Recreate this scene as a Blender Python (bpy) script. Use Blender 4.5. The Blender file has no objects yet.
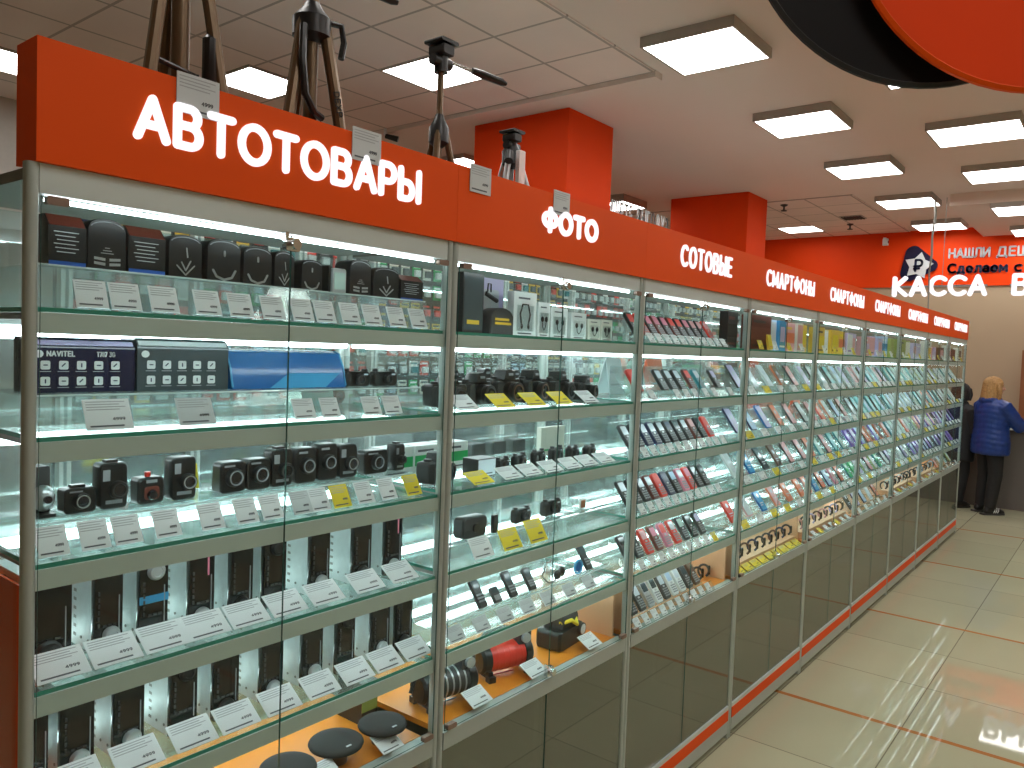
import bpy, bmesh, math, random
from mathutils import Matrix, Vector
random.seed(7)
SC = bpy.context.scene
COL = SC.collection
PI = math.pi
R = math.radians

# ---------------------------------------------------------------- camera, world, exposure
cd = bpy.data.cameras.new('camera'); cam = bpy.data.objects.new('camera', cd); COL.objects.link(cam)
cd.sensor_width = 36.0; cd.lens = 784.0 * 36.0 / 1024.0; cd.clip_start = 0.05; cd.clip_end = 100
cf = Vector((0.78383, 0.61938, -0.04435)); cr = Vector((0.62085, -0.78309, 0.03630)); cu = Vector((0.01224, 0.05599, 0.99836))
cm = Matrix.Identity(4)
for i in range(3):
    cm[i][0] = cr[i]; cm[i][1] = cu[i]; cm[i][2] = -cf[i]
cm[0][3], cm[1][3], cm[2][3] = -0.5, -1.391, 1.784
cam.matrix_world = cm
SC.camera = cam
w = bpy.data.worlds.new('world'); SC.world = w; w.use_nodes = True
w.node_tree.nodes['Background'].inputs[0].default_value = (0.9, 0.95, 1.0, 1)
w.node_tree.nodes['Background'].inputs[1].default_value = 0.15
SC.view_settings.view_transform = 'Standard'; SC.view_settings.look = 'None'
SC.view_settings.exposure = 0.0; SC.view_settings.gamma = 1.0; SC.view_settings.use_curve_mapping = False
SC.cycles.max_bounces = 10; SC.cycles.diffuse_bounces = 4; SC.cycles.glossy_bounces = 4
SC.cycles.transmission_bounces = 4; SC.cycles.transparent_max_bounces = 40
SC.cycles.use_denoising = True; SC.cycles.sample_clamp_indirect = 6.0
SC.cycles.caustics_reflective = False; SC.cycles.caustics_refractive = False
LAMP = 10.5      # ceiling lamps
LED = 14.0       # showcase light tubes
SIGN = 1.15      # lit letters

# ---------------------------------------------------------------- materials
def nt(name):
    m = bpy.data.materials.new(name); m.use_nodes = True
    t = m.node_tree; t.nodes.clear()
    return m, t, t.nodes.new('ShaderNodeOutputMaterial')
def mat(name, c, rough=0.5, metal=0.0, var=0.06, scale=25.0, spec=0.5, bump=0.0, coat=0.0):
    m, t, o = nt(name)
    b = t.nodes.new('ShaderNodeBsdfPrincipled')
    tc = t.nodes.new('ShaderNodeTexCoord'); n = t.nodes.new('ShaderNodeTexNoise'); n.inputs['Scale'].default_value = scale
    t.links.new(tc.outputs['Object'], n.inputs['Vector'])
    r = t.nodes.new('ShaderNodeMapRange'); r.inputs['To Min'].default_value = 1 - var; r.inputs['To Max'].default_value = 1 + var
    t.links.new(n.outputs['Fac'], r.inputs['Value'])
    h = t.nodes.new('ShaderNodeHueSaturation'); h.inputs['Color'].default_value = (*c, 1)
    t.links.new(r.outputs['Result'], h.inputs['Value']); t.links.new(h.outputs['Color'], b.inputs['Base Color'])
    b.inputs['Roughness'].default_value = rough; b.inputs['Metallic'].default_value = metal
    b.inputs['Specular IOR Level'].default_value = spec; b.inputs['Coat Weight'].default_value = coat
    if bump:
        bp = t.nodes.new('ShaderNodeBump'); bp.inputs['Strength'].default_value = bump; bp.inputs['Distance'].default_value = 0.01
        t.links.new(n.outputs['Fac'], bp.inputs['Height']); t.links.new(bp.outputs['Normal'], b.inputs['Normal'])
    t.links.new(b.outputs[0], o.inputs[0])
    return m
def emit(name, c, s):
    m, t, o = nt(name)
    e = t.nodes.new('ShaderNodeEmission'); e.inputs['Color'].default_value = (*c, 1); e.inputs['Strength'].default_value = s
    t.links.new(e.outputs[0], o.inputs[0]); return m
def glass(name, tint, diff=0.0, dcol=(0.9, 0.95, 0.95), gl0=0.04, grough=0.0, fp=5.0, gmax=0.9):
    # thin sheet: see-through, mirror-like at grazing angles, optionally a little cloudy
    m, t, o = nt(name)
    tr = t.nodes.new('ShaderNodeBsdfTransparent'); tr.inputs[0].default_value = (*tint, 1)
    g = t.nodes.new('ShaderNodeBsdfGlossy'); g.inputs['Roughness'].default_value = grough
    lw = t.nodes.new('ShaderNodeLayerWeight'); lw.inputs['Blend'].default_value = 0.5
    p = t.nodes.new('ShaderNodeMath'); p.operation = 'POWER'; p.inputs[1].default_value = fp
    t.links.new(lw.outputs['Facing'], p.inputs[0])
    mr = t.nodes.new('ShaderNodeMapRange'); mr.inputs['To Min'].default_value = gl0; mr.inputs['To Max'].default_value = gmax
    t.links.new(p.outputs[0], mr.inputs['Value'])
    base = tr.outputs[0]
    if diff > 0:
        d = t.nodes.new('ShaderNodeBsdfDiffuse'); d.inputs[0].default_value = (*dcol, 1)
        mx = t.nodes.new('ShaderNodeMixShader'); mx.inputs[0].default_value = diff
        t.links.new(tr.outputs[0], mx.inputs[1]); t.links.new(d.outputs[0], mx.inputs[2]); base = mx.outputs[0]
    mx2 = t.nodes.new('ShaderNodeMixShader')
    t.links.new(mr.outputs[0], mx2.inputs[0]); t.links.new(base, mx2.inputs[1]); t.links.new(g.outputs[0], mx2.inputs[2])
    t.links.new(mx2.outputs[0], o.inputs[0]); return m
def tile_mat(name, c, mortar, size, rough, off=(0, 0), msize=0.004, var=0.1, stripe=None):
    m, t, o = nt(name)
    b = t.nodes.new('ShaderNodeBsdfPrincipled'); b.inputs['Roughness'].default_value = rough; b.inputs['Specular IOR Level'].default_value = 0.24
    tc = t.nodes.new('ShaderNodeTexCoord'); mp = t.nodes.new('ShaderNodeMapping')
    mp.inputs['Location'].default_value = (off[0], off[1], 0)
    t.links.new(tc.outputs['Object'], mp.inputs['Vector'])
    br = t.nodes.new('ShaderNodeTexBrick'); br.offset = 0; br.squash = 1
    br.inputs['Scale'].default_value = 1; br.inputs['Brick Width'].default_value = size[0]; br.inputs['Row Height'].default_value = size[1]
    br.inputs['Mortar Size'].default_value = msize; br.inputs['Mortar Smooth'].default_value = 0.1; br.inputs['Bias'].default_value = -0.2
    br.inputs['Color1'].default_value = (*c, 1); br.inputs['Color2'].default_value = (*[q * (1 - var) for q in c], 1)
    br.inputs['Mortar'].default_value = (*mortar, 1)
    t.links.new(mp.outputs[0], br.inputs['Vector'])
    n = t.nodes.new('ShaderNodeTexNoise'); n.inputs['Scale'].default_value = 1.3; n.inputs['Detail'].default_value = 6
    t.links.new(tc.outputs['Object'], n.inputs['Vector'])
    r = t.nodes.new('ShaderNodeMapRange'); r.inputs['To Min'].default_value = 0.9; r.inputs['To Max'].default_value = 1.08
    t.links.new(n.outputs['Fac'], r.inputs['Value'])
    h = t.nodes.new('ShaderNodeHueSaturation'); t.links.new(br.outputs['Color'], h.inputs['Color']); t.links.new(r.outputs[0], h.inputs['Value'])
    col = h.outputs['Color']
    if stripe:
        sx = t.nodes.new('ShaderNodeSeparateXYZ'); t.links.new(mp.outputs[0], sx.inputs[0])
        def mth(op, a, v):
            q = t.nodes.new('ShaderNodeMath'); q.operation = op; t.links.new(a, q.inputs[0]); q.inputs[1].default_value = v; return q.outputs[0]
        a = mth('ADD', sx.outputs['X'], stripe[0] * 20 + stripe[1] / 2); a = mth('MODULO', a, stripe[0]); a = mth('LESS_THAN', a, stripe[1])
        mx = t.nodes.new('ShaderNodeMix'); mx.data_type = 'RGBA'
        t.links.new(a, mx.inputs['Factor']); t.links.new(col, mx.inputs['A']); mx.inputs['B'].default_value = (*stripe[2], 1)
        col = mx.outputs['Result']
    t.links.new(col, b.inputs['Base Color']); t.links.new(b.outputs[0], o.inputs[0]); return m

M = {}
M['orange'] = mat('orange laminate', (0.86, 0.088, 0.004), 0.5, var=0.05, scale=2, spec=0.15)
M['orange_wall'] = mat('orange wall paint', (0.86, 0.060, 0.004), 0.6, var=0.06, scale=2, spec=0.15)
M['beige_wall'] = mat('beige wall paint', (0.46, 0.355, 0.235), 0.7, var=0.05, scale=1.5)
M['alu'] = mat('satin aluminium', (0.63, 0.71, 0.69), 0.42, 0.2, var=0.04, scale=6)
M['alu_post'] = mat('aluminium post', (0.45, 0.51, 0.48), 0.40, 0.2, var=0.04, scale=6)
M['alu_dark'] = mat('dark aluminium', (0.22, 0.22, 0.20), 0.4, 0.5)
M['chrome'] = mat('chrome', (0.75, 0.75, 0.75), 0.15, 1.0)
M['clip'] = mat('bronze clip metal', (0.28, 0.19, 0.15), 0.4, 0.4)
M['brass'] = mat('brass', (0.6, 0.45, 0.2), 0.3, 0.9)
M['pane'] = glass('door glass', (0.93, 0.975, 0.965), 0.0, gl0=0.015, gmax=0.35)
M['shelf_glass'] = glass('shelf glass', (0.90, 0.97, 0.95), 0.10, (0.75, 0.95, 0.90), gl0=0.04, gmax=0.75)
M['edge'] = mat('green glass edge', (0.05, 0.30, 0.22), 0.2, var=0.1)
M['edge_dark'] = mat('dark glass edge', (0.05, 0.12, 0.10), 0.25)
M['back_glass'] = glass('back glass', (0.88, 0.96, 0.95), 0.05, (0.7, 0.85, 0.85), gl0=0.15, grough=0.0, gmax=0.8)
M['acrylic'] = glass('clear acrylic', (0.95, 0.98, 0.98), 0.065, (0.9, 0.97, 0.97), gl0=0.05, gmax=0.7)
M['acr_edge'] = glass('acrylic edge', (0.8, 0.9, 0.9), 0.55, (0.85, 0.95, 0.95), gl0=0.1)
M['smoke'] = glass('grey cabinet glass', (0.42, 0.45, 0.38), 0.50, (0.17, 0.19, 0.135), gl0=0.22, grough=0.02, gmax=0.9)
M['white_board'] = mat('white board', (0.75, 0.78, 0.78), 0.5)
M['grey_board'] = mat('grey board', (0.32, 0.32, 0.28), 0.6)
M['amber_board'] = mat('amber display board', (0.78, 0.25, 0.02), 0.4, var=0.05, scale=3)
M['peach_board'] = mat('peach board', (0.72, 0.42, 0.24), 0.5)
M['led'] = emit('light tube', (0.88, 0.97, 1.0), LED)
M['lamp'] = emit('lamp diffuser', (1.0, 0.97, 0.93), LAMP)
M['sign'] = emit('lit letters', (1.0, 0.96, 0.98), SIGN)
M['lamp_body'] = mat('lamp housing', (0.42, 0.38, 0.34), 0.5)
M['ceil'] = mat('painted ceiling', (0.84, 0.70, 0.64), 0.9, var=0.05, scale=0.7)
M['ceil_tile'] = tile_mat('ceiling tiles', (0.93, 0.775, 0.72), (0.52, 0.42, 0.38), (0.6, 0.6), 0.9, off=(-3.75, -2.84), msize=0.012, var=0.05)
M['floor'] = tile_mat('porcelain floor tiles', (0.445, 0.43, 0.29), (0.20, 0.18, 0.12), (0.6183, 0.6), 0.03, off=(-3.67, 0.0), msize=0.003, var=0.12, stripe=(1.855, 0.034, (0.40, 0.16, 0.05)))
M['paper'] = mat('white paper', (0.82, 0.84, 0.86), 0.7, var=0.03)
M['paper_grey'] = mat('light grey paper', (0.62, 0.66, 0.68), 0.7, var=0.03)
M['yellow'] = mat('yellow paper', (0.86, 0.66, 0.03), 0.7, var=0.03)
M['ink'] = mat('printed ink', (0.10, 0.11, 0.13), 0.7)
M['inkgrey'] = mat('pale printed ink', (0.40, 0.42, 0.45), 0.7)
M['black'] = mat('black plastic', (0.012, 0.012, 0.013), 0.35)
M['black_gloss'] = mat('glossy black', (0.008, 0.008, 0.009), 0.08)
M['black_matt'] = mat('matt black', (0.02, 0.02, 0.02), 0.7)
M['charcoal'] = mat('charcoal plastic', (0.045, 0.045, 0.047), 0.5)
M['rubber'] = mat('speaker cloth', (0.035, 0.035, 0.035), 0.85, scale=200, var=0.3)
M['silver'] = mat('silver paint', (0.52, 0.54, 0.56), 0.3, 0.6)
M['zinc'] = mat('zinc chassis', (0.62, 0.66, 0.66), 0.38, 0.35, var=0.12, scale=60)
M['white'] = mat('white plastic', (0.78, 0.80, 0.80), 0.35)
M['red'] = mat('red plastic', (0.80, 0.045, 0.028), 0.35)
M['darkred'] = mat('dark red card', (0.16, 0.035, 0.022), 0.4)
M['maroon'] = mat('maroon card', (0.12, 0.018, 0.012), 0.45)
M['radio_screen'] = mat('dark radio display', (0.020, 0.012, 0.010), 0.06)
M['blue'] = mat('blue gloss', (0.012, 0.12, 0.36), 0.18)
M['skyblue'] = mat('sky blue print', (0.06, 0.33, 0.62), 0.2)
M['stripe_blue'] = mat('blue print', (0.02, 0.10, 0.42), 0.4)
M['navy'] = mat('navy plastic', (0.012, 0.02, 0.07), 0.3)
M['navyscreen'] = mat('navy glossy print', (0.014, 0.016, 0.045), 0.1)
M['greyscreen'] = mat('slate glossy print', (0.06, 0.08, 0.09), 0.12)
M['lens'] = mat('lens glass', (0.006, 0.008, 0.015), 0.03, spec=1.0)
M['green'] = mat('green card', (0.02, 0.40, 0.12), 0.4)
M['lime'] = mat('olive lime print', (0.30, 0.36, 0.08), 0.5)
M['teal'] = mat('teal plastic', (0.02, 0.22, 0.26), 0.3)
M['pink'] = mat('pink print', (0.75, 0.22, 0.32), 0.4)
M['rose'] = mat('rose print', (0.72, 0.35, 0.36), 0.4)
M['lilac'] = mat('lilac print', (0.50, 0.44, 0.68), 0.35)
M['violet'] = mat('violet print', (0.20, 0.10, 0.50), 0.3)
M['sky'] = mat('pale blue print', (0.42, 0.58, 0.80), 0.35)
M['aqua'] = mat('aqua print', (0.25, 0.62, 0.66), 0.3)
M['gold'] = mat('gold print', (0.80, 0.50, 0.05), 0.4)
M['coral'] = mat('coral print', (0.75, 0.18, 0.08), 0.35)
M['brown'] = mat('brown plastic', (0.12, 0.055, 0.03), 0.4)
M['bronze'] = mat('bronze anodised tube', (0.17, 0.115, 0.065), 0.35, 0.5)
M['cream'] = mat('cream card', (0.72, 0.70, 0.62), 0.5)
M['mint'] = mat('pale mint board', (0.50, 0.66, 0.60), 0.6)
M['screen_w'] = mat('pale phone screen', (0.66, 0.72, 0.80), 0.15)
M['key'] = mat('grey keys', (0.30, 0.31, 0.33), 0.4)
M['counter'] = mat('grey counter front', (0.15, 0.135, 0.125), 0.5, var=0.1, scale=4)
M['disc_black'] = mat('black disc laminate', (0.006, 0.005, 0.005), 0.6, spec=0.2)
M['skin'] = mat('skin', (0.58, 0.33, 0.24), 0.5)
M['hair'] = mat('blond hair', (0.36, 0.20, 0.07), 0.6, scale=60, var=0.6)
M['darkhair'] = mat('black hair', (0.012, 0.010, 0.010), 0.5, scale=90, var=0.4)
M['jacket'] = mat('blue quilted nylon', (0.007, 0.034, 0.19), 0.38, var=0.35, scale=18, bump=0.4)
M['trouser'] = mat('black trouser cloth', (0.010, 0.010, 0.011), 0.8)
M['coat'] = mat('black coat cloth', (0.012, 0.012, 0.014), 0.75)
M['wood'] = mat('orange brown wood', (0.30, 0.10, 0.03), 0.45, scale=8, var=0.2)
M['wall_white'] = mat('off white wall', (0.55, 0.53, 0.49), 0.8)
M['gap_shade'] = mat('shadow gap', (0.03, 0.03, 0.03), 0.8)  # dark colour standing in for shade between the cabinet doors

# ---------------------------------------------------------------- mesh helpers
class MB:
    def __init__(s): s.v = []; s.f = []; s.m = []; s.M = Matrix.Identity(4)
    def add(s, vs, fs, m=0):
        b = len(s.v)
        for p in vs: s.v.append(tuple(s.M @ Vector(p)))
        for f in fs:
            s.f.append([b + i for i in f]); s.m.append(m)
        return s
    def box(s, a, b, m=0, ms=None):          # ms: material per face (bottom, top, front -y, right +x, back +y, left -x)
        x0, y0, z0 = a; x1, y1, z1 = b
        v = [(x0, y0, z0), (x1, y0, z0), (x1, y1, z0), (x0, y1, z0), (x0, y0, z1), (x1, y0, z1), (x1, y1, z1), (x0, y1, z1)]
        fs = [(3, 2, 1, 0), (4, 5, 6, 7), (0, 1, 5, 4), (1, 2, 6, 5), (2, 3, 7, 6), (3, 0, 4, 7)]
        base = len(s.v); s.add(v, [], m)
        for i, f in enumerate(fs): s.f.append([base + q for q in f]); s.m.append(ms[i] if ms else m)
        return s
    def extr(s, poly, d0, d1, m=0, axis='y', ch=0.0, mc=None):
        # extrude a 2-D outline. axis y: outline is (x,z), front at d0; axis x: outline is (y,z); axis z: outline (x,y)
        n = len(poly)
        if sum(poly[i][0] * poly[(i + 1) % n][1] - poly[(i + 1) % n][0] * poly[i][1] for i in range(n)) < 0: poly = poly[::-1]
        cx = sum(p[0] for p in poly) / n; cz = sum(p[1] for p in poly) / n
        ext = max(max(abs(p[0] - cx) for p in poly), max(abs(p[1] - cz) for p in poly), 1e-6)
        k = 1 - ch / ext
        def P(p, d, kk):
            a, b = cx + (p[0] - cx) * kk, cz + (p[1] - cz) * kk
            return (a, d, b) if axis == 'y' else ((d, a, b) if axis == 'x' else (a, b, d))
        sg = 1 if d1 > d0 else -1
        rings = [(d0, k), (d0 + sg * ch, 1), (d1 - sg * ch, 1), (d1, k)] if ch else [(d0, 1), (d1, 1)]
        vs = [P(p, d, kk) for d, kk in rings for p in poly]
        fs = []
        for r in range(len(rings) - 1):
            for i in range(n):
                j = (i + 1) % n; fs.append((r * n + i, r * n + j, (r + 1) * n + j, (r + 1) * n + i))
        capA = tuple(range(n))[::-1]; capB = tuple((len(rings) - 1) * n + i for i in range(n))
        flip = (axis == 'y') ^ (sg < 0)
        if flip:
            fs = [f for f in fs]; 
        s.add(vs, fs, m); s.add([vs[i] for i in range(n)], [tuple(range(n))], mc if mc is not None else m)
        s.add([vs[(len(rings) - 1) * n + i] for i in range(n)], [tuple(range(n))[::-1]], m)
        return s
    def rbox(s, w, h, d0, d1, r=0.004, m=0, cx=0.0, cz=None, ch=0.0, seg=4, mc=None):
        # rounded rectangle (x,z) extruded in y; cz defaults so that the bottom is at z=0
        cz = h / 2 if cz is None else cz
        return s.extr(rrect(cx, cz, w, h, r, seg), d0, d1, m, 'y', ch, mc)
    def cyl(s, p0, p1, r0, r1=None, n=16, m=0, mc=None):
        r1 = r0 if r1 is None else r1
        p0, p1 = Vector(p0), Vector(p1); a = (p1 - p0).normalized()
        t = Vector((0, 0, 1)) if abs(a.z) < 0.9 else Vector((1, 0, 0))
        u = a.cross(t).normalized(); q = a.cross(u)
        vs = []
        for p, r in ((p0, r0), (p1, r1)):
            vs += [p + (u * math.cos(2 * PI * i / n) + q * math.sin(2 * PI * i / n)) * r for i in range(n)]
        s.add(vs, [(i, n + i, n + (i + 1) % n, (i + 1) % n) for i in range(n)], m)
        s.add(vs[:n], [tuple(range(n))], mc if mc is not None else m); s.add(vs[n:], [tuple(range(n))[::-1]], mc if mc is not None else m)
        return s
    def lathe(s, prof, c=(0, 0, 0), n=24, m=0, axis='z'):
        vs = []; k = len(prof)
        for r, h in prof:
            for i in range(n):
                a = 2 * PI * i / n; x, y = r * math.cos(a), r * math.sin(a)
                vs.append((c[0] + x, c[1] + y, c[2] + h) if axis == 'z' else ((c[0] + x, c[1] - h, c[2] + y) if axis == 'y' else (c[0] + h, c[1] + x, c[2] + y)))
        fs = [(a * n + i, a * n + (i + 1) % n, (a + 1) * n + (i + 1) % n, (a + 1) * n + i) for a in range(k - 1) for i in range(n)]
        s.add(vs, fs, m)
        return s
    def ell(s, c, r, m=0, n=14, k=9):
        pr = [(math.sin(PI * i / k), -math.cos(PI * i / k)) for i in range(k + 1)]
        vs = [(c[0] + r[0] * a * math.cos(2 * PI * j / n), c[1] + r[1] * a * math.sin(2 * PI * j / n), c[2] + r[2] * b) for a, b in pr for j in range(n)]
        s.add(vs, [(i * n + j, i * n + (j + 1) % n, (i + 1) * n + (j + 1) % n, (i + 1) * n + j) for i in range(k) for j in range(n)], m)
        return s
    def tube(s, pts, r, n=8, m=0, closed=False):
        pts = [Vector(p) for p in pts]; k = len(pts); rs = r if isinstance(r, (list, tuple)) else [r] * k
        vs = []; prev = None
        for i, p in enumerate(pts):
            a = (pts[(i + 1) % k] - pts[i - 1]) if closed else (pts[min(i + 1, k - 1)] - pts[max(i - 1, 0)])
            a.normalize()
            if prev is None:
                t = Vector((0, 0, 1)) if abs(a.z) < 0.9 else Vector((1, 0, 0)); u = a.cross(t).normalized()
            else: u = (prev - a * prev.dot(a)).normalized()
            prev = u; q = a.cross(u)
            vs += [p + (u * math.cos(2 * PI * j / n) + q * math.sin(2 * PI * j / n)) * rs[i] for j in range(n)]
        fs = [(i * n + j, ((i + 1) % k) * n + j, ((i + 1) % k) * n + (j + 1) % n, i * n + (j + 1) % n) for i in range(k if closed else k - 1) for j in range(n)]
        s.add(vs, fs, m)
        if not closed:
            s.add(vs[:n], [tuple(range(n))], m); s.add(vs[-n:], [tuple(range(n))[::-1]], m)
        return s
    def loft(s, rings, n=16, m=0):            # rings: (cx, cy, cz, rx, ry) horizontal ellipses, capped
        vs = [(c[0] + c[3] * math.cos(2 * PI * j / n), c[1] + c[4] * math.sin(2 * PI * j / n), c[2]) for c in rings for j in range(n)]
        k = len(rings)
        s.add(vs, [(i * n + j, i * n + (j + 1) % n, (i + 1) * n + (j + 1) % n, (i + 1) * n + j) for i in range(k - 1) for j in range(n)] + [tuple(range(n))[::-1], tuple((k - 1) * n + j for j in range(n))], m)
        return s
    def mesh(s, name, mats, smooth=35):
        me = bpy.data.meshes.new(name); me.from_pydata(s.v, [], s.f)
        for x in mats: me.materials.append(M[x] if isinstance(x, str) else x)
        me.polygons.foreach_set('material_index', s.m)
        bm = bmesh.new(); bm.from_mesh(me); bmesh.ops.remove_doubles(bm, verts=bm.verts, dist=1e-6)
        bmesh.ops.recalc_face_normals(bm, faces=bm.faces); bm.to_mesh(me); bm.free()
        if smooth:
            me.shade_smooth(); me.set_sharp_from_angle(angle=R(smooth))
        me.update(); return me
    def build(s, name, mats, parent=None, smooth=35):
        o = bpy.data.objects.new(name, s.mesh(name, mats, smooth)); COL.objects.link(o)
        if parent is not None: o.parent = parent
        return o
def rrect(cx, cz, w, h, r, seg=4):
    r = min(r, w / 2 - 1e-5, h / 2 - 1e-5); p = []
    for sx, sz, a0 in ((1, 1, 0), (-1, 1, 90), (-1, -1, 180), (1, -1, 270)):
        for i in range(seg + 1):
            a = R(a0 + 90 * i / seg); p.append((cx + sx * (w / 2 - r) + r * math.cos(a), cz + sz * (h / 2 - r) + r * math.sin(a)))
    return p
def tag(o, label=None, cat=None, group=None, kind=None):
    if label: o['label'] = label
    if cat: o['category'] = cat
    if group: o['group'] = group
    if kind: o['kind'] = kind
    return o
def empty(name, loc=(0, 0, 0), rot=(0, 0, 0)):
    o = bpy.data.objects.new(name, None); COL.objects.link(o); o.location = loc; o.rotation_euler = rot; o.empty_display_size = 0.05
    return o
def copy_tree(o, parent=None):
    c = o.copy(); COL.objects.link(c)
    if parent is not None: c.parent = parent
    for ch in KIDS(o): copy_tree(ch, c)
    return c
def KIDS(o): return list(o.children)
def place(o, loc, rot=None):
    o.location = loc
    if rot: o.rotation_euler = rot
    return o
ORD = 'first second third fourth fifth sixth seventh eighth ninth tenth eleventh twelfth thirteenth fourteenth fifteenth sixteenth seventeenth eighteenth'.split()

# ---------------------------------------------------------------- stroke lettering (rounded strokes, like the lit letters)
def arc(cx, cy, rx, ry, a0, a1, n=10):
    return [(cx + rx * math.cos(R(a0 + (a1 - a0) * i / n)), cy + ry * math.sin(R(a0 + (a1 - a0) * i / n))) for i in range(n + 1)]
G = {
 'А': (.74, [[(0, 0), (.37, 1), (.74, 0)], [(.14, .33), (.60, .33)]]),
 'В': (.62, [[(0, 0), (0, 1), (.34, 1)] + arc(.34, .77, .22, .23, 90, -90) + [(0, .54)], [(.34, .54)] + arc(.36, .27, .25, .27, 90, -90) + [(0, 0)]]),
 'Т': (.66, [[(0, 1), (.66, 1)], [(.33, 1), (.33, 0)]]),
 'О': (.84, [arc(.42, .5, .42, .5, 0, 360, 24)]),
 'Р': (.58, [[(0, 0), (0, 1), (.32, 1)] + arc(.32, .72, .26, .28, 90, -90) + [(0, .44)]]),
 'Ы': (.86, [[(0, 1), (0, 0), (.30, 0)] + arc(.30, .29, .25, .29, -90, 90) + [(0, .58)], [(.86, 0), (.86, 1)]]),
 'Ь': (.56, [[(0, 1), (0, 0), (.30, 0)] + arc(.30, .29, .25, .29, -90, 90) + [(0, .58)]]),
 'Ф': (.92, [[(.46, -.03), (.46, 1.06)], arc(.46, .52, .46, .32, 0, 360, 24)]),
 'С': (.72, [arc(.44, .5, .44, .5, 48, 312, 18)]),
 'М': (.92, [[(0, 0), (0, 1), (.46, .16), (.92, 1), (.92, 0)]]),
 'Н': (.66, [[(0, 0), (0, 1)], [(.66, 0), (.66, 1)], [(0, .52), (.66, .52)]]),
 'К': (.62, [[(0, 0), (0, 1)], [(.58, 1), (.06, .5), (.62, 0)]]),
 'Е': (.52, [[(.52, 1), (0, 1), (0, 0), (.52, 0)], [(0, .52), (.46, .52)]]),
 'И': (.68, [[(0, 1), (0, 0), (.68, 1), (.68, 0)]]),
 'Щ': (.94, [[(0, 1), (0, 0), (.94, 0), (.94, -.18)], [(.42, 0), (.42, 1)], [(.84, 0), (.84, 1)]]),
 'Ш': (.86, [[(0, 1), (0, 0), (.86, 0), (.86, 1)], [(.43, 0), (.43, 1)]]),
 'Г': (.5, [[(0, 0), (0, 1), (.5, 1)]]),
 'У': (.64, [[(0, 1), (.33, .38)], [(.64, 1), (.2, 0), (.05, 0)]]),
 'Л': (.7, [[(0, 0), (.12, .12), (.2, 1), (.7, 1), (.7, 0)]]),
 'Д': (.84, [[(0, -.16), (0, 0), (.84, 0), (.84, -.16)], [(.1, 0), (.24, 1), (.7, 1), (.7, 0)]]),
 'Ч': (.6, [[(0, 1), (0, .6)] + arc(.25, .62, .25, .2, 180, 270) + [(.6, .42)], [(.6, 1), (.6, 0)]]),
 '?': (.5, [arc(.25, .75, .25, .25, 170, -60, 10) + [(.25, .4), (.25, .28)], [(.25, .02), (.25, 0)]]),
 '₽': (.66, [[(.1, 0), (.1, 1), (.4, 1)] + arc(.4, .72, .26, .28, 90, -90) + [(0, .44)], [(0, .22), (.42, .22)]]),
 'д': (.64, [[(0, -.14), (0, 0), (.64, 0), (.64, -.14)], [(.1, 0), (.2, .68), (.54, .68), (.54, 0)]]),
 'е': (.56, [[(.03, .36), (.55, .36)] + arc(.28, .34, .28, .34, 5, 320, 14)]),
 'л': (.56, [[(0, 0), (.1, .1), (.16, .68), (.56, .68), (.56, 0)]]),
 'а': (.52, [[(.06, .6)] + arc(.27, .46, .24, .22, 120, 0, 6) + [(.51, 0)], arc(.25, .2, .25, .2, 0, 360, 14)]),
 'м': (.68, [[(0, 0), (.04, .68), (.34, .2), (.64, .68), (.68, 0)]]),
 'с': (.52, [arc(.3, .34, .3, .34, 50, 310, 12)]),
 'р': (.56, [[(0, -.25), (0, .68)], arc(.28, .34, .28, .34, 0, 360, 14)]),
 'N': (.68, [[(0, 0), (0, 1), (.68, 0), (.68, 1)]]), 'V': (.7, [[(0, 1), (.35, 0), (.7, 1)]]), 'I': (.02, [[(0, 0), (0, 1)]]),
 'L': (.5, [[(0, 1), (0, 0), (.5, 0)]]), 'D': (.66, [[(0, 0), (0, 1), (.26, 1)] + arc(.26, .5, .4, .5, 90, -90) + [(0, 0)]]),
 'X': (.66, [[(0, 0), (.66, 1)], [(0, 1), (.66, 0)]]), 'G': (.74, [arc(.44, .5, .44, .5, 48, 350, 18) + [(.5, .45)]]),
 '0': (.6, [arc(.3, .5, .3, .5, 0, 360, 16)]), '1': (.3, [[(0, .8), (.3, 1), (.3, 0)]]),
 '3': (.5, [[(0, 1), (.5, 1), (.22, .6)] + arc(.22, .3, .28, .3, 90, -150, 10)]),
 '4': (.6, [[(.46, 0), (.46, 1), (0, .3), (.6, .3)]]), '5': (.54, [[(.5, 1), (.08, 1), (.03, .56)] + arc(.25, .32, .29, .32, 120, -150, 10)]),
 '7': (.54, [[(0, 1), (.54, 1), (.16, 0)]]), '8': (.56, [arc(.28, .76, .24, .24, 0, 360, 14), arc(.28, .26, .28, .26, 0, 360, 14)]),
 '9': (.56, [arc(.28, .7, .28, .3, 0, 360, 14), [(.56, .7), (.48, .2), (.2, 0)]]),
 ' ': (.4, []),
}
G['Х'] = G['X']
for a, b in zip('ABTOPCMHKEaepc', 'АВТОРСМНКЕаерс'): G[a] = G[b]
def text_width(t, gap): return sum(G[c][0] for c in t) + gap * (len(t) - 1)
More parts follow.
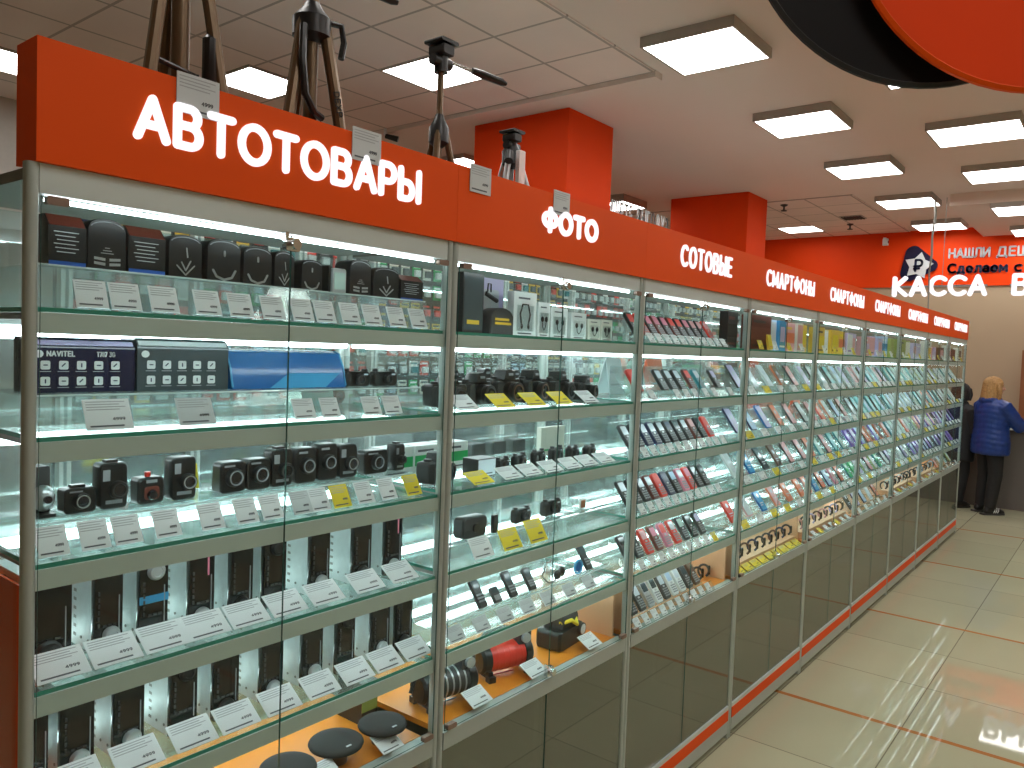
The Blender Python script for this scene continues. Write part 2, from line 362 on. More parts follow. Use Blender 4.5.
def strokes(mb, lines, th, d, m=0, n=10, back=False):
    # thick round-ended strokes in the x,z plane, front face at y=-d, back at y=0
    for L in lines:
        for i, p in enumerate(L):
            ring = [(p[0] + th * math.cos(2 * PI * k / n), p[1] + th * math.sin(2 * PI * k / n)) for k in range(n)]
            mb.add([(x, -d, z) for x, z in ring] + [(x, 0, z) for x, z in ring], [tuple(range(n))] + [(k, n + k, n + (k + 1) % n, (k + 1) % n) for k in range(n)], m)
        for p, q in zip(L, L[1:]):
            dx, dz = q[0] - p[0], q[1] - p[1]; l = math.hypot(dx, dz)
            if l < 1e-9: continue
            nx, nz = -dz / l * th, dx / l * th
            r = [(p[0] + nx, p[1] + nz), (q[0] + nx, q[1] + nz), (q[0] - nx, q[1] - nz), (p[0] - nx, p[1] - nz)]
            mb.add([(x, -d, z) for x, z in r] + [(x, 0, z) for x, z in r], [(3, 2, 1, 0), (0, 1, 5, 4), (2, 3, 7, 6)], m)
    return mb
def text(mb, t, x0, z0, h, th, d, width=None, gap=.26, m=0, n=10, y=0.0):
    tw = text_width(t, gap); sx = h if width is None else width / tw
    x = x0; old = mb.M
    mb.M = old @ Matrix.Translation((0, y, 0))
    for c in t:
        gw, ls = G[c]
        strokes(mb, [[(x + p[0] * sx, z0 + p[1] * h) for p in L] for L in ls], th, d, m, n)
        x += (gw + gap) * sx
    mb.M = old
    return mb

# ================================================================ the room
def struct(name, mb, mats, smooth=0):
    return tag(mb.build(name, mats, None, smooth), kind='structure')
XW = 13.8; YL = 7.0; YR = -5.5; XN = -4.0; CH = 3.972
mb = MB(); mb.box((XN, YR, -0.1), (XW, YL, 0.0)); fl = struct('floor', mb, ['floor'])
mb = MB(); mb.box((XN, YR, CH), (XW, YL, CH + 0.1), 0)
struct('ceiling', mb, ['ceil'])
mb = MB(); mb.box((XN, 1.62, CH - 0.012), (4.95, YL, CH + .01), 0); struct('ceiling', mb, ['ceil_tile'])
mb = MB(); mb.box((10.35, 1.62, CH - 0.012), (XW, YL, CH + .01), 0); struct('ceiling', mb, ['ceil_tile'])
mb = MB(); mb.box((10.9, YR, 3.82), (XW, .57, CH), 0); struct('trim_1', mb, ['ceil'])           # lowered ceiling over the till
mb = MB(); mb.box((4.95, 1.62, CH - .05), (5.06, YL, CH), 0); struct('trim_2', mb, ['ceil'])       # step strip
mb = MB(); mb.box((XW, YR, 0), (XW + .1, YL, 3.05), 0); mb.box((XW - .03, YR, 3.05), (XW + .1, YL, CH), 1)
struct('wall_far', mb, ['beige_wall', 'orange_wall'])
mb = MB(); mb.box((XN, YL, 0), (XW, YL + .1, CH), 0); struct('wall_left', mb, ['wall_white'])
mb = MB(); mb.box((XN, YR - .1, 0), (XW, YR, CH), 0); struct('wall_right', mb, ['beige_wall'])
mb = MB(); mb.box((XN - .1, YR, 0), (XN, YL, CH), 0); struct('wall_near', mb, ['beige_wall'])

# columns
for x0, x1, lab in ((5.36, 6.12, 'orange square column, nearer one, rising behind the ФОТО sign'), (9.55, 10.22, 'orange square column, farther one, rising behind the СМАРТФОНЫ signs')):
    mb = MB(); mb.box((x0, 2.7, 0), (x1, 3.82, CH - .005), 0)
    c = mb.build('square_column', ['orange_wall'], None, 0); tag(c, lab, 'column', 'orange columns', 'structure')

# ceiling lamps
def ceiling_lamp(label, x, y, sx, sy, z, hgt, group='ceiling lamps'):
    t = tag(empty('ceiling_lamp', (x, y, z)), label, 'lamp', group)
    m = MB(); f = .016
    for a, b in (((-sx / 2, -sy / 2, 0), (sx / 2, -sy / 2 + f, hgt)), ((-sx / 2, sy / 2 - f, 0), (sx / 2, sy / 2, hgt)), ((-sx / 2, -sy / 2 + f, 0), (-sx / 2 + f, sy / 2 - f, hgt)), ((sx / 2 - f, -sy / 2 + f, 0), (sx / 2, sy / 2 - f, hgt))): m.box(a, b)
    m.box((-sx / 2 + f, -sy / 2 + f, hgt - .01), (sx / 2 - f, sy / 2 - f, hgt))
    m.build('housing', ['lamp_body'], t, 0)
    m = MB(); m.box((-sx / 2 + f, -sy / 2 + f, 0.003), (sx / 2 - f, sy / 2 - f, .012)); m.build('diffuser', ['lamp'], t, 0)
    return t
near = ['first', 'second', 'third', 'fourth', 'fifth']
for i, x in enumerate((4.67, 6.72, 8.79, 10.95, 13.1)):
    ceiling_lamp('boxy white ceiling lamp over the aisle, %s from front in left lamp row' % near[i], x, 1.07, .67, .68, CH - .072, .072, 'left aisle lamps')
for i, x in enumerate((5.78, 7.80, 9.70)):
    ceiling_lamp('boxy white ceiling lamp, %s from front in right-hand lamp row' % near[i], x, -.155, .70, .74, CH - .072, .072, 'right aisle lamps')
for i, x in enumerate((11.25, 13.2)):
    ceiling_lamp('boxy white lamp under lowered ceiling at right, %s one' % ('nearer', 'farther')[i], x, -.25, .70, .74, 3.755, .065, 'lamps under the lowered ceiling')
fill_lamps = [(2.55, 1.07, 'added out-of-view ceiling lamp above the first glass cases'), (3.7, -.155, 'added out-of-view ceiling lamp above the aisle in front of third case'), (1.6, -.155, 'added out-of-view ceiling lamp above where one stands'), (.4, 1.07, 'added out-of-view ceiling lamp above the first case')]  # unseen lamps added to brighten the aisle, cases and sign panels
for yy, rw in ((-1.6, 'nearer'), (-3.2, 'farther')):
    for xx, nm in ((.5, 'first'), (2.6, 'second'), (4.7, 'third'), (6.8, 'fourth'), (8.9, 'fifth')): fill_lamps.append((xx, yy, 'added out-of-view ceiling lamp right of the aisle, %s lamp in the %s row' % (nm, rw)))
for x, y, l in fill_lamps:
    ceiling_lamp(l, x, y, .68, .68, CH - .072, .072, 'added unseen aisle lamps')
for x, y, z, h, l in ((4.06, 3.13, 3.982, .018, 'square recessed lamp between the tripods, centre of tile ceiling'), (3.40, 4.52, 3.93, .03, 'square lamp behind the large bronze tripods'), (6.45, 4.95, 3.95, .05, 'square lamp glimpsed beside nearer orange column'),
        (12.83, 3.1, 3.982, .018, 'square recessed lamp near far orange wall, left of aisle row'), (9.25, 4.52, 3.9, .1, 'boxy lamp behind ИЩЕТЕ ВЫГОДУ letters'), (1.95, 5.85, 3.93, .03, 'square lamp at left edge behind the sign end'), (.6, 3.7, 3.982, .018, 'square recessed lamp above the rear aisle'), (8.0, 5.6, 3.95, .05, 'square lamp over the rear of the shop')):
    ceiling_lamp(l, x, y, .6 if h < .05 else .66, .6 if h < .05 else .6, CH - h, h, 'rear lamps')

# small ceiling fittings
t = tag(empty('security_camera', (4.95, 4.66, CH - .012)), 'small dark security camera on ceiling behind the tripod', 'camera')
m = MB(); m.cyl((0, 0, 0), (0, 0, -.06), .02); m.build('bracket', ['white'], t)
m = MB(); m.cyl((0, 0, -.07), (.08, -.10, -.10), .025, .03); m.build('camera_body', ['black'], t)
t = tag(empty('security_camera', (13.66, 1.98, 3.84)), 'small white security camera high on far orange wall', 'camera')
m = MB(); m.box((-.02, -.02, 0), (.12, .02, .03)); m.build('bracket', ['white'], t, 0)
m = MB(); m.rbox(.07, .11, -.06, .02, .012, 0, -.02, -.05); m.build('camera_body', ['white'], t)
m = MB(); m.lathe([(0, .010), (.022, .008), (.022, 0)], (-.02, -.06, -.05), 14, 0, 'y'); m.build('lens', ['lens'], t)
for x, y, l in ((10.6, 2.6, 'small dark sprinkler head on ceiling beside farther column'), (12.6, 2.25, 'small dark sprinkler head near far recessed lamp')):
    m = MB(); m.lathe([(0, -.09), (.04, -.09), (.042, -.08), (.012, -.07), (.012, -.03), (.05, -.012), (.05, 0)], (0, 0, 0), 14)
    o = m.build('sprinkler_head', ['charcoal']); o.location = (x, y, CH - .012); tag(o, l, 'sprinkler', 'ceiling sprinklers')
m = MB(); m.box((-.16, -.16, -.01), (.16, .16, 0), 0)
for k in range(7): m.box((-.14, -.14 + k * .042, -.02), (.14, -.115 + k * .042, -.01), 1)
o = m.build('air_vent', ['lamp_body', 'black_matt'], None, 0); o.location = (12.0, 2.05, CH - .013); tag(o, 'dark slatted air vent in ceiling between the aisle lamps', 'vent')

# hanging brand discs, overlapping, high at the right
def disc(name, c, r, th, m_face, label, edge):
    nrm = Vector((.80, .60, 0)).normalized()
    t = tag(empty(name, c), label, 'sign', 'overlapping round signs')
    q = Matrix(((nrm.y, nrm.x, 0, 0), (-nrm.x, nrm.y, 0, 0), (0, 0, 1, 0), (0, 0, 0, 1)))
    m = MB(); m.M = q; m.extr([(r * math.cos(2 * PI * i / 72), r * math.sin(2 * PI * i / 72)) for i in range(72)], -th / 2, th / 2, 0, 'y')
    m.build('round_panel', [m_face], t, 30)
    m = MB(); m.M = q
    m.tube([((r + .0005) * math.cos(2 * PI * i / 72), 0, (r + .0005) * math.sin(2 * PI * i / 72)) for i in range(72)], th * .56, 6, 0, True); m.build('edge_band', [edge], t)
    m = MB()
    for s in (-.3, .3):
        p = q @ Vector((s, 0, math.sqrt(r * r - .09) - .01)); m.cyl(p, (p.x, p.y, CH - c[2]), .003, n=6)
    m.build('hanging_wires', ['alu_dark'], t)
disc('round_hanging_sign', (1.969, -.872, 3.083), .508, .022, 'disc_black', 'large black round sign hanging at upper right, behind the orange disc', 'black_matt')
disc('round_hanging_sign', (2.075, -1.125, 3.057), .510, .022, 'orange_wall', 'large orange round sign in top right corner, overlapping black disc', 'orange')

# far wall signs
XF = XW - .032
def wallM(x, y, z): # text plane on the far wall: local x runs towards -y (right in view), front faces -x
    return Matrix(((0, 1, 0, x), (-1, 0, 0, y), (0, 0, 1, z), (0, 0, 0, 1)))
def wall_words(words, z, h, th, label, mt, gap):
    t = tag(empty('wall_lettering', (XF, 1.025, z)), label, 'lettering', 'wall slogan letters'); x = 0
    for wd, width in words:
        m = MB(); m.M = wallM(0, 0, 0); text(m, wd, x, 0, h, th, .02, width, gap, 0, 8); m.build('word', [mt], t, 30); x += width + .11
wall_words([('НАШЛИ', .555), ('ДЕШЕВЛЕ?', 1.0)], 3.505, .135, .013, 'light grey letters НАШЛИ ДЕШ on the far orange wall', 'paper_grey', .28)
wall_words([('Сделаем', .80), ('с', .08)], 3.265, .135, .017, 'dark bold letters Сделаем on the far orange wall', 'navy', .30)
t = tag(empty('wall_badge', (XF, 1.44, 3.39)), 'dark rounded badge with white star and rouble sign on orange wall', 'sign')
m = MB(); m.M = wallM(0, 0, 0)
pts = []
for (cx, cz, r, a0, a1) in ((.16, .0, .10, -60, 60), (-.10, .20, .13, 60, 170), (-.16, -.12, .13, 170, 300)): pts += arc(cx, cz, r, r, a0, a1, 10)
m.extr(pts, -.03, 0, 0, 'y'); m.build('badge_plate', ['navyscreen'], t, 30)
m = MB(); m.M = wallM(-.03, .02, 0)
st = []
for k in range(10):
    a = R(80 + 36 * k); r = .225 if k % 2 == 0 else .135; st.append((r * math.cos(a), r * math.sin(a)))
m.extr(st, -.012, 0, 0, 'y'); m.build('star', ['paper_grey'], t, 0)
m = MB(); m.M = wallM(-.042, .02, 0); text(m, '₽', -.06, -.085, .18, .018, .006, .115, .2, 0, 8); m.build('rouble_sign', ['navy'], t, 0)

# lit hanging words over the till
def hang_word(wd, y, width, label):
    t = tag(empty('hanging_letter_sign', (11.1, y, 2.705)), label, 'sign', 'lit words over the till')
    tw = text_width(wd, .30); sx = width / tw; x = 0
    for c in wd:
        m = MB(); m.M = wallM(0, -x * sx, 0); gw, ls = G[c]
        strokes(m, [[(p[0] * sx + .03, p[1] * .225) for p in L] for L in ls], .027, .05, 0, 12); m.build('letter', ['sign'], t, 30)
        x += gw + .30
    m = MB(); m.box((.005, -width - .05, .10), (.02, .02, .125), 0); m.box((.005, -width - .05, .02), (.02, .02, .035), 0)
    for yy in (-.56 * width,): m.cyl((.012, yy, .1), (.012, yy, CH - 2.705), .004, n=6)
    m.build('support_rail', ['alu_dark'], t, 0)
hang_word('КАССА', 1.235, 1.06, 'lit white hanging word КАССА above the till counter')
hang_word('ВЫДАЧА', -.14, 1.28, 'lit white hanging word at right edge starting with В')
m = MB(); m.tube([(10.88, .74, CH), (10.86, .72, 3.7), (10.87, .745, 3.45), (10.86, .735, 3.2), (10.87, .755, 3.0), (10.86, .74, 2.5)], [.011, .016, .012, .015, .01, .009], 8)
tag(m.build('hanging_cable', ['alu_dark']), 'twisted cable hanging from ceiling in front of КАССА', 'cable')

# slogan letters standing on a rail between the columns
t = tag(empty('letter_rail', (6.12, 2.72, 0)), 'grey ИЩЕТЕ ВЫГОДУ letters standing on rail behind the sign', 'sign')
m = MB(); m.box((-.0, 0, 2.55), (3.42, .06, 3.095), 0); m.box((.3, .0, 0), (.36, .06, 2.55), 0); m.box((3.0, .0, 0), (3.06, .06, 2.55), 0); m.build('rail', ['orange_wall'], t, 0)
m = MB(); m.M = Matrix.Translation((.07, .04, 3.115)); text(m, 'ИЩЕТЕ ВЫГОДУ?', 0, 0, .18, .013, .005, 1.24, .40, 0, 8); m.build('lettering', ['paper'], t, 30)

# till counter
t = tag(empty('till_counter', (11.09, -.6, 0)), 'long grey till counter with pale worktop below КАССА', 'counter')
m = MB(); m.box((0, -4.5, 0.0), (.6, 1.7, 1.0)); m.build('counter_body', ['counter'], t, 0)
m = MB(); m.box((-.06, -4.55, 1.0), (.64, 1.75, 1.04)); m.build('worktop', ['white'], t, 0)
for k in range(5):
    m = MB(); m.box((-.006, -4.45 + k * 1.22, .08), (0, -3.27 + k * 1.22, .97)); m.build('front_panel', ['counter'], t, 0)
t = tag(empty('tall_cabinet', (13.1, -1.13, 0)), 'orange brown tall cabinet at right edge behind the till', 'cabinet')
m = MB(); m.box((0, 0, 0), (.6, 1.02, 2.04)); m.build('cabinet_body', ['wood'], t, 0)
m = MB(); m.box((-.02, .02, .05), (0, .5, 2.0)); m.build('cabinet_door', ['wood'], t, 0)
m = MB(); m.box((-.02, .52, .05), (0, 1.0, 2.0)); m.build('cabinet_door', ['wood'], t, 0)

# ================================================================ the nine glass showcases
ZS = [1.825, 1.611, 1.399, 1.184, .969]; ZF = .751; D = .45
CASES = ['АВТОТОВАРЫ', 'ФОТО', 'СОТОВЫЕ'] + ['%s СМАРТФОНЫ' % q for q in ('first', 'second', 'third', 'fourth', 'fifth', 'sixth')]
def make_case():
    t = empty('display_case')
    for i, (x0, x1) in enumerate(((0.0008, .021), (.979, .9992))):
        for y0, y1 in ((0.0, .024), (D - .03, D)):
            m = MB(); m.extr(rrect((x0 + x1) / 2, (y0 + y1) / 2, x1 - x0, y1 - y0, .008, 3), 0.0, 2.056, 0, 'z'); m.build('post', ['alu_post'], t)
    m = MB(); m.box((.021, .004, 2.008), (.979, .03, 2.056)); m.build('top_rail', ['alu'], t, 0)
    m = MB(); m.box((.021, 0.0, .703), (.979, .035, .750)); m.build('bottom_rail', ['alu_post'], t, 0)
    m = MB(); m.box((.021, .0, .139), (.979, .03, .157)); m.build('cabinet_rail', ['alu'], t, 0)
    m = MB(); m.box((.021, -.001, .088), (.979, .022, .139)); m.build('kick_panel', ['orange'], t, 0)
    m = MB(); m.box((.021, .0, .028), (.979, .03, .088)); m.build('plinth', ['alu_post'], t, 0)
    m = MB(); m.box((.02, .05, 2.036), (.98, D - .01, 2.055)); m.build('top_panel', ['alu_dark'], t, 0)
    m = MB(); m.box((.03, .036, .735), (.97, D - .036, .7505)); m.build('display_board', ['amber_board'], t, 0)
    m = MB(); m.box((.03, D - .05, .15), (.97, D - .04, .735)); m.box((.03, .05, .14), (.97, D - .05, .15)); m.build('cabinet_lining', ['grey_board'], t, 0)
    m = MB(); m.box((.03, D - .022, .752), (.97, D - .016, 2.03)); m.build('back_pane', ['back_glass'], t, 0)
    m = MB(); m.cyl((.04, .036, 2.003), (.96, .036, 2.003), .0036, n=10); m.build('light_tube', ['led'], t)
    for z in ZS:
        m = MB(); m.box((.023, .010, z - .008), (.977, D - .04, z), 0, [0, 0, 1, 1, 0, 1]); s = m.build('shelf', ['shelf_glass', 'edge'], t, 0)
        m = MB(); m.box((.0215, .007, z - .043), (.9785, .026, z - .0085)); m.build('shelf_rail', ['alu'], s, 0)
        m = MB(); m.cyl((.04, .032, z - .028), (.96, .032, z - .028), .0038, n=10); m.build('light_tube', ['led'], s)
        m = MB(); m.cyl((.04, D - .075, z - .045), (.96, D - .075, z - .045), .012, n=10); m.build('light_tube', ['led'], s)  # added rear tube, kept to brighten the case interior
        m = MB()
        for x in (.036, .964): m.box((x - .006, .03, z - .02), (x + .006, D - .04, z - .0085))
        m.build('bracket', ['alu_dark'], s, 0)
    for x0, x1, hx in ((.022, .4992, .045), (.5008, .978, .955)):
        m = MB(); m.box((x0, -.0015, .756), (x1, .002, 2.004), 0, [1, 1, 0, 1, 0, 1]); d = m.build('glass_door', ['pane', 'edge_dark'], t, 0)
        for z in (1.997, .764):
            m = MB(); m.rbox(.034, .014, -.009, .005, .004, 0, hx, z); m.build('hinge', ['clip'], d)
        if x0 < .1:
            for z in (1.985, .775):
                m = MB(); m.rbox(.034, .028, -.008, .006, .004, 0, .5, z); m.cyl((.5, -.008, z), (.5, -.022, z), .011, n=12, m=1); m.box((.478, -.012, z + .008), (.486, .004, z + .024), 0); m.build('door_lock', ['chrome', 'chrome'], d)
    for x0, x1 in ((.0225, .4965), (.5035, .9775)):
        m = MB(); m.box((x0, .006, .159), (x1, .011, .701), 0, [1, 1, 0, 1, 0, 1]); m.build('cabinet_door', ['smoke', 'edge_dark'], t, 0)
    m = MB(); m.box((.495, .012, .159), (.505, .016, .701)); m.build('door_gap_shade', ['gap_shade'], t, 0)  # dark strip painting the shade in the gap between the doors
    return t
case0 = make_case()
cases = []
HEAD = [('АВТОТОВАРЫ', .164, .70, 2.126, .083, .0076), ('ФОТО', .364, .305, 2.134, .074, .0085), ('СОТОВЫЕ', .266, .485, 2.126, .086, .0066)] + [('СМАРТФОНЫ', .165, .705, 2.128, .080, .0056)] * 6
SHOW = ['filled with radar detectors and car radios', 'filled with cameras', 'filled with small keypad phones']
for k in range(9):
    c = case0 if k == 0 else copy_tree(case0)
    c.location = (k, 0, 0); cases.append(c)
for k, c in enumerate(cases):
    tag(c, 'glass display case under the %s sign%s' % (CASES[k] if k < 3 else CASES[k], ', ' + SHOW[k] if k < 3 else ', counted from front'), 'display case', 'row of glass display cases')
    m = MB(); e0 = .012 if k == 0 else .0004
    m.box((e0, -.006, 2.0565), (.9996, .076, 2.253)); h = m.build('header_panel', ['orange'], c, 0)
    tx, x0, wd, z0, hh, th = HEAD[k]
    m = MB(); m.M = Matrix.Translation((0, -.006, 0)); text(m, tx, x0 + th, z0 + th, hh - 2 * th, th, .006, wd - 2 * th, .30 if k < 2 else .40, 0, 12); m.build('sign_lettering', ['sign'], h, 30)
m = MB(); m.box((.004, .05, .752), (.009, D - .04, 2.03), 0); m.build('side_pane', ['pane'], cases[0], 0)
m = MB(); m.box((.010, .03, .752), (.0145, D - .04, 1.36), 0); m.build('side_board', ['orange'], cases[0], 0)
m = MB(); m.box((.991, .05, .752), (.996, D - .04, 2.03), 0); m.build('side_pane', ['pane'], cases[8], 0)
for c, x in ((cases[1], .955), (cases[2], .045), (cases[2], .955), (cases[3], .045), (cases[3], .955)):
    m = MB(); m.box((x - .005, .04, .7515), (x + .005, D - .04, .922)); m.build('side_board', ['peach_board'], c, 0)

# ================================================================ products
F1 = ['top', 'second', 'third', 'fourth', 'fifth']
def card(w, h, kind='white', lines=4, price='4999', big=True):
    # an upright printed price card, bottom centre at the origin, facing -y
    m = MB(); m.box((-w / 2, -.001, 0), (w / 2, .001, h), 0)
    y = -.0014
    def bar(x0, x1, z0, z1, k=1): m.box((x0, y, z0), (x1, -.0009, z1), k)
    for i in range(lines): bar(-w * .44, w * (.40 - .13 * (i % 2)), h * (.90 - i * .085), h * (.925 - i * .085), 2)
    q = MB(); 
    if big: text(m, price, w * .08, h * .30, h * .085, h * .010, .0006, w * .26, .25, 1, 5, -.001)
    else: bar(w * .0, w * .3, h * .3, h * .4)
    bar(-w * .42, w * .30, h * .09, h * .14)
    return m.mesh('price_card', [{'white': 'paper', 'grey': 'paper_grey', 'yellow': 'yellow'}[kind], 'ink', 'inkgrey'], 0)
CARDS = {}
def put_card(loc, w, h, kind, tilt, label, group, name='price_card'):
    key = (round(w, 3), round(h, 3), kind)
    if key not in CARDS: CARDS[key] = card(w, h, kind)
    o = bpy.data.objects.new(name, CARDS[key]); COL.objects.link(o); o.location = loc; o.rotation_euler = (-tilt, 0, 0)
    return tag(o, label, 'price card', group)

def riser(x0, x1, z, label, h=.065, y0=.034, y1=.065, y2=.30):
    # clear acrylic step: sloped front for the cards, flat top for the goods
    t = tag(empty('acrylic_step', ((x0 + x1) / 2, y0, z)), label, 'display stand', 'clear acrylic steps'); w = (x1 - x0) / 2; e = .003
    a = math.atan2(y1 - y0, h); 
    m = MB(); m.extr([(0, 0.0005), (y1 - y0, h), (y1 - y0 + e, h - e), (e, 0.0005)], -w, w, 0, 'x'); m.build('front_sheet', ['acrylic'], t, 0)
    m = MB(); m.box((-w, y1 - y0 + e, h - e), (w, y2 - y0, h)); m.build('top_sheet', ['acrylic'], t, 0)
    m = MB(); m.box((-w, y2 - y0 - e, .0005), (w, y2 - y0, h - e)); m.build('back_sheet', ['acrylic'], t, 0)
    m = MB(); m.cyl((-w, y1 - y0 + .001, h), (w, y1 - y0 + .001, h), .0022, n=6); m.build('polished_edge', ['acr_edge'], t)
    return a

# ---- builders: each returns a thing with its front bottom centre at the origin, facing -y
def radar_box(w, h, d, style):
    t = empty('boxed_radar_detector')
    if style == 0:
        m = MB(); m.extr([(0, 0), (0, h * .78), (d * .35, h), (d, h), (d, 0)], -w / 2, w / 2, 0, 'x'); m.build('carton', ['black'], t, 0)
        m = MB(); m.M = Matrix.Translation((0, -.0006, 0)); m.extr([(.0, h * .785), (d * .35 - .001, h + .0003), (d * .35, h), (.001, h * .775)], -w * .47, w * .47, 0, 'x'); m.build('red_flap', ['darkred'], t, 0)
        m = MB()
        for i in range(6): m.box((-w * (.36 - .04 * (i % 3)), -.001, h * (.66 - i * .075)), (w * (.30 - .09 * (i % 2)), 0, h * (.675 - i * .075)), 0)
        m.box((-w * .49, -.001, h * .04), (w * .49, 0, h * .12), 1); m.build('printed_panel', ['paper_grey', 'stripe_blue'], t, 0)
    else:
        out = [(-w / 2, 0), (w / 2, 0), (w * .49, h * .8)] + [(w * .46 * math.cos(R(a)), h * .84 + h * .16 * math.sin(R(a))) for a in range(15, 170, 15)] + [(-w * .49, h * .8)]
        m = MB(); m.extr(out, 0, d, 0, 'y', .004); m.build('carton', ['black'], t)
        m = MB()
        if style == 1:
            for i in range(3): m.box((-w * (.06 + .05 * i), -.001, h * (.44 - i * .05)), (w * (.06 + .05 * i), 0, h * (.455 - i * .05)))
            for z in (.22, .13):
                for s in (-1, 1): m.add([(s * w * .05, -.001, h * (z - .02)), (s * w * .33, -.001, h * z), (s * w * .33, -.001, h * (z + .05)), (s * w * .05, -.001, h * (z + .035))], [(0, 1, 2, 3)])
        elif style == 2:
            strokes(m, [[(-w * .25, h * .3), (-.0, h * .1), (w * .25, h * .32)], [(-w * .12, h * .38), (0, h * .2), (w * .14, h * .42)], [(w * .02, h * .7), (w * .05, h * .5)]], w * .018, .001, 0, 5)
        else:
            strokes(m, [[(-w * .32, h * .28), (-w * .22, h * .14), (w * .0, h * .08), (w * .22, h * .14), (w * .32, h * .3)], [(0, h * .72), (0, h * .62)]], w * .03, .001, 0, 5)
        m.build('emblem', ['silver'], t, 0)
        m = MB(); strokes(m, [[(w * .42 * math.cos(R(a)), h * .80 + h * .14 * math.sin(R(a))) for a in range(20, 165, 12)]], w * .012, .001, 0, 5); m.build('top_print', ['key'], t, 0)
    return t
def navitel(w, h, d, mt, logo):
    t = empty('boxed_tablet')
    prof = [(0, 0), (0, h * .78)] + [(d * .28 * (1 - math.cos(R(a))), h * .78 + h * .22 * math.sin(R(a))) for a in range(15, 91, 15)] + [(d, h), (d, 0)]
    m = MB(); m.extr(prof, -w / 2, w / 2, 0, 'x'); m.build('carton', [mt], t, 40)
    m = MB(); m.extr([(d * .02, h * .86), (d * .10, h * .93), (d * .24, h * .995), (d * .26, h * 1.003), (d * .09, h * .945), (d * .01, h * .87)], -w * .485, w * .485, 0, 'x'); m.build('painted_highlight', ['lilac' if logo else 'paper_grey'], t, 40)  # pale band paints a highlight along the curved top
    m = MB()
    for r in range(2):
        for c in range(5):
            cx = -w * .36 + c * w * .165; cz = h * (.50 - r * .29)
            m.extr(rrect(cx, cz, w * .085, w * .085, w * .015, 3), -.0012, 0, 0, 'y')
            strokes(m, [[[(cx - .003, cz), (cx + .003, cz)], [(cx - .003, cz - .002), (cx + .002, cz + .003)], [(cx, cz - .003), (cx, cz + .003)]][(r * 5 + c) % 3]], .0011, .0018, 1, 5)
            m.box((cx - w * .055, -.001, cz - w * .065), (cx + w * .05, 0, cz - w * .058), 2)
    m.build('icon_print', ['white', 'navy', 'inkgrey'], t, 0)
    m = MB()
    m.extr([(-w * .42 + .008 * math.cos(R(a)), h * .70 + .007 * math.sin(R(a))) for a in range(0, 360, 30)], -.001, 0, 0, 'y')
    if logo: text(m, 'NAVITEL'.replace('T', 'Т').replace('E', 'Е'), -w * .345, h * .665, h * .085, .0011, .001, w * .25, .3, 0, 5)
    if logo: text(m, 'Т787 3G', w * .12, h * .665, h * .08, .0011, .001, w * .17, .3, 0, 5)
    m.build('logo_print', ['white'], t, 0)
    return t
def blue_case(w, h, d):
    t = empty('blue_display_box')
    prof = [(.0, 0), (.012, h * .55), (.03, h * .93), (.05, h), (d, h), (d, 0)]
    m = MB(); m.extr(prof, -w / 2, w / 2, 0, 'x'); m.build('carton', ['blue'], t, 40)
    m = MB(); m.add([(-w * .20, -.001, .001), (w * .30, -.001, .001), (w * .46, .0075, h * .40), (-w * .02, .0075, h * .40)], [(0, 1, 2, 3)]); m.add([(-w * .20, .0005, .001), (w * .30, .0005, .001), (w * .46, .009, h * .40), (-w * .02, .009, h * .40)], [(3, 2, 1, 0)]); m.build('printed_patch', ['skyblue'], t, 0)
    m = MB(); m.tube([(-w / 2, 0, .004), (-w / 2, .012, h * .55), (-w / 2, .03, h * .93), (-w / 2, .05, h - .001)], .0025, 6); m.tube([(w / 2, 0, .004), (w / 2, .012, h * .55), (w / 2, .03, h * .93), (w / 2, .05, h - .001)], .0025, 6); m.build('box_edge', ['skyblue'], t)
    return t
def lens_parts(m, cx, cz, y, r, l, dark=0, ring=1, gl=2):
    m.lathe([(r, 0), (r, l * .6), (r * .92, l), (r * .70, l)], (cx, y, cz), 20, dark, 'y')
    m.lathe([(r * .80, l * 1.002), (r * .80, l + .0012), (r * .68, l + .0012), (r * .66, l * .9)], (cx, y, cz), 20, ring, 'y')
    m.lathe([(r * .66, l * .88), (r * .4, l * .97), (0, l)], (cx, y, cz), 20, gl, 'y')
def dashcam(w, h, d, style):
    t = empty('dash_camera'); r = min(w, h) * .33
    m = MB(); m.rbox(w, h, 0, d, min(w, h) * .16, 0, ch=.003); m.build('body', ['black' if style != 5 else 'charcoal'], t)
    m = MB(); cz = h * (.5 if style in (0, 3) else .42); lens_parts(m, w * (.12 if style in (1, 4) else 0), cz, 0, r, .012); m.build('lens', ['black', ('silver', 'charcoal', 'key', 'key', 'silver', 'red')[style % 6], 'lens'], t)
    m = MB()
    if style in (1, 4): m.box((-w * .30, -.001, h * .12), (w * .3, 0, h * .2), 0); m.box((-w * .4, -.001, h * .62), (-w * .15, 0, h * .86), 0)
    else: m.box((-w * .35, -.001, h * .84), (w * .05, 0, h * .9), 0)
    m.build('print', ['key'], t, 0)
    if style in (0, 1):
        m = MB(); m.box((-w * .22, d * .3, h - .001), (w * .22, d * .7, h + .005)); m.build('mount', ['black'], t)
    return t
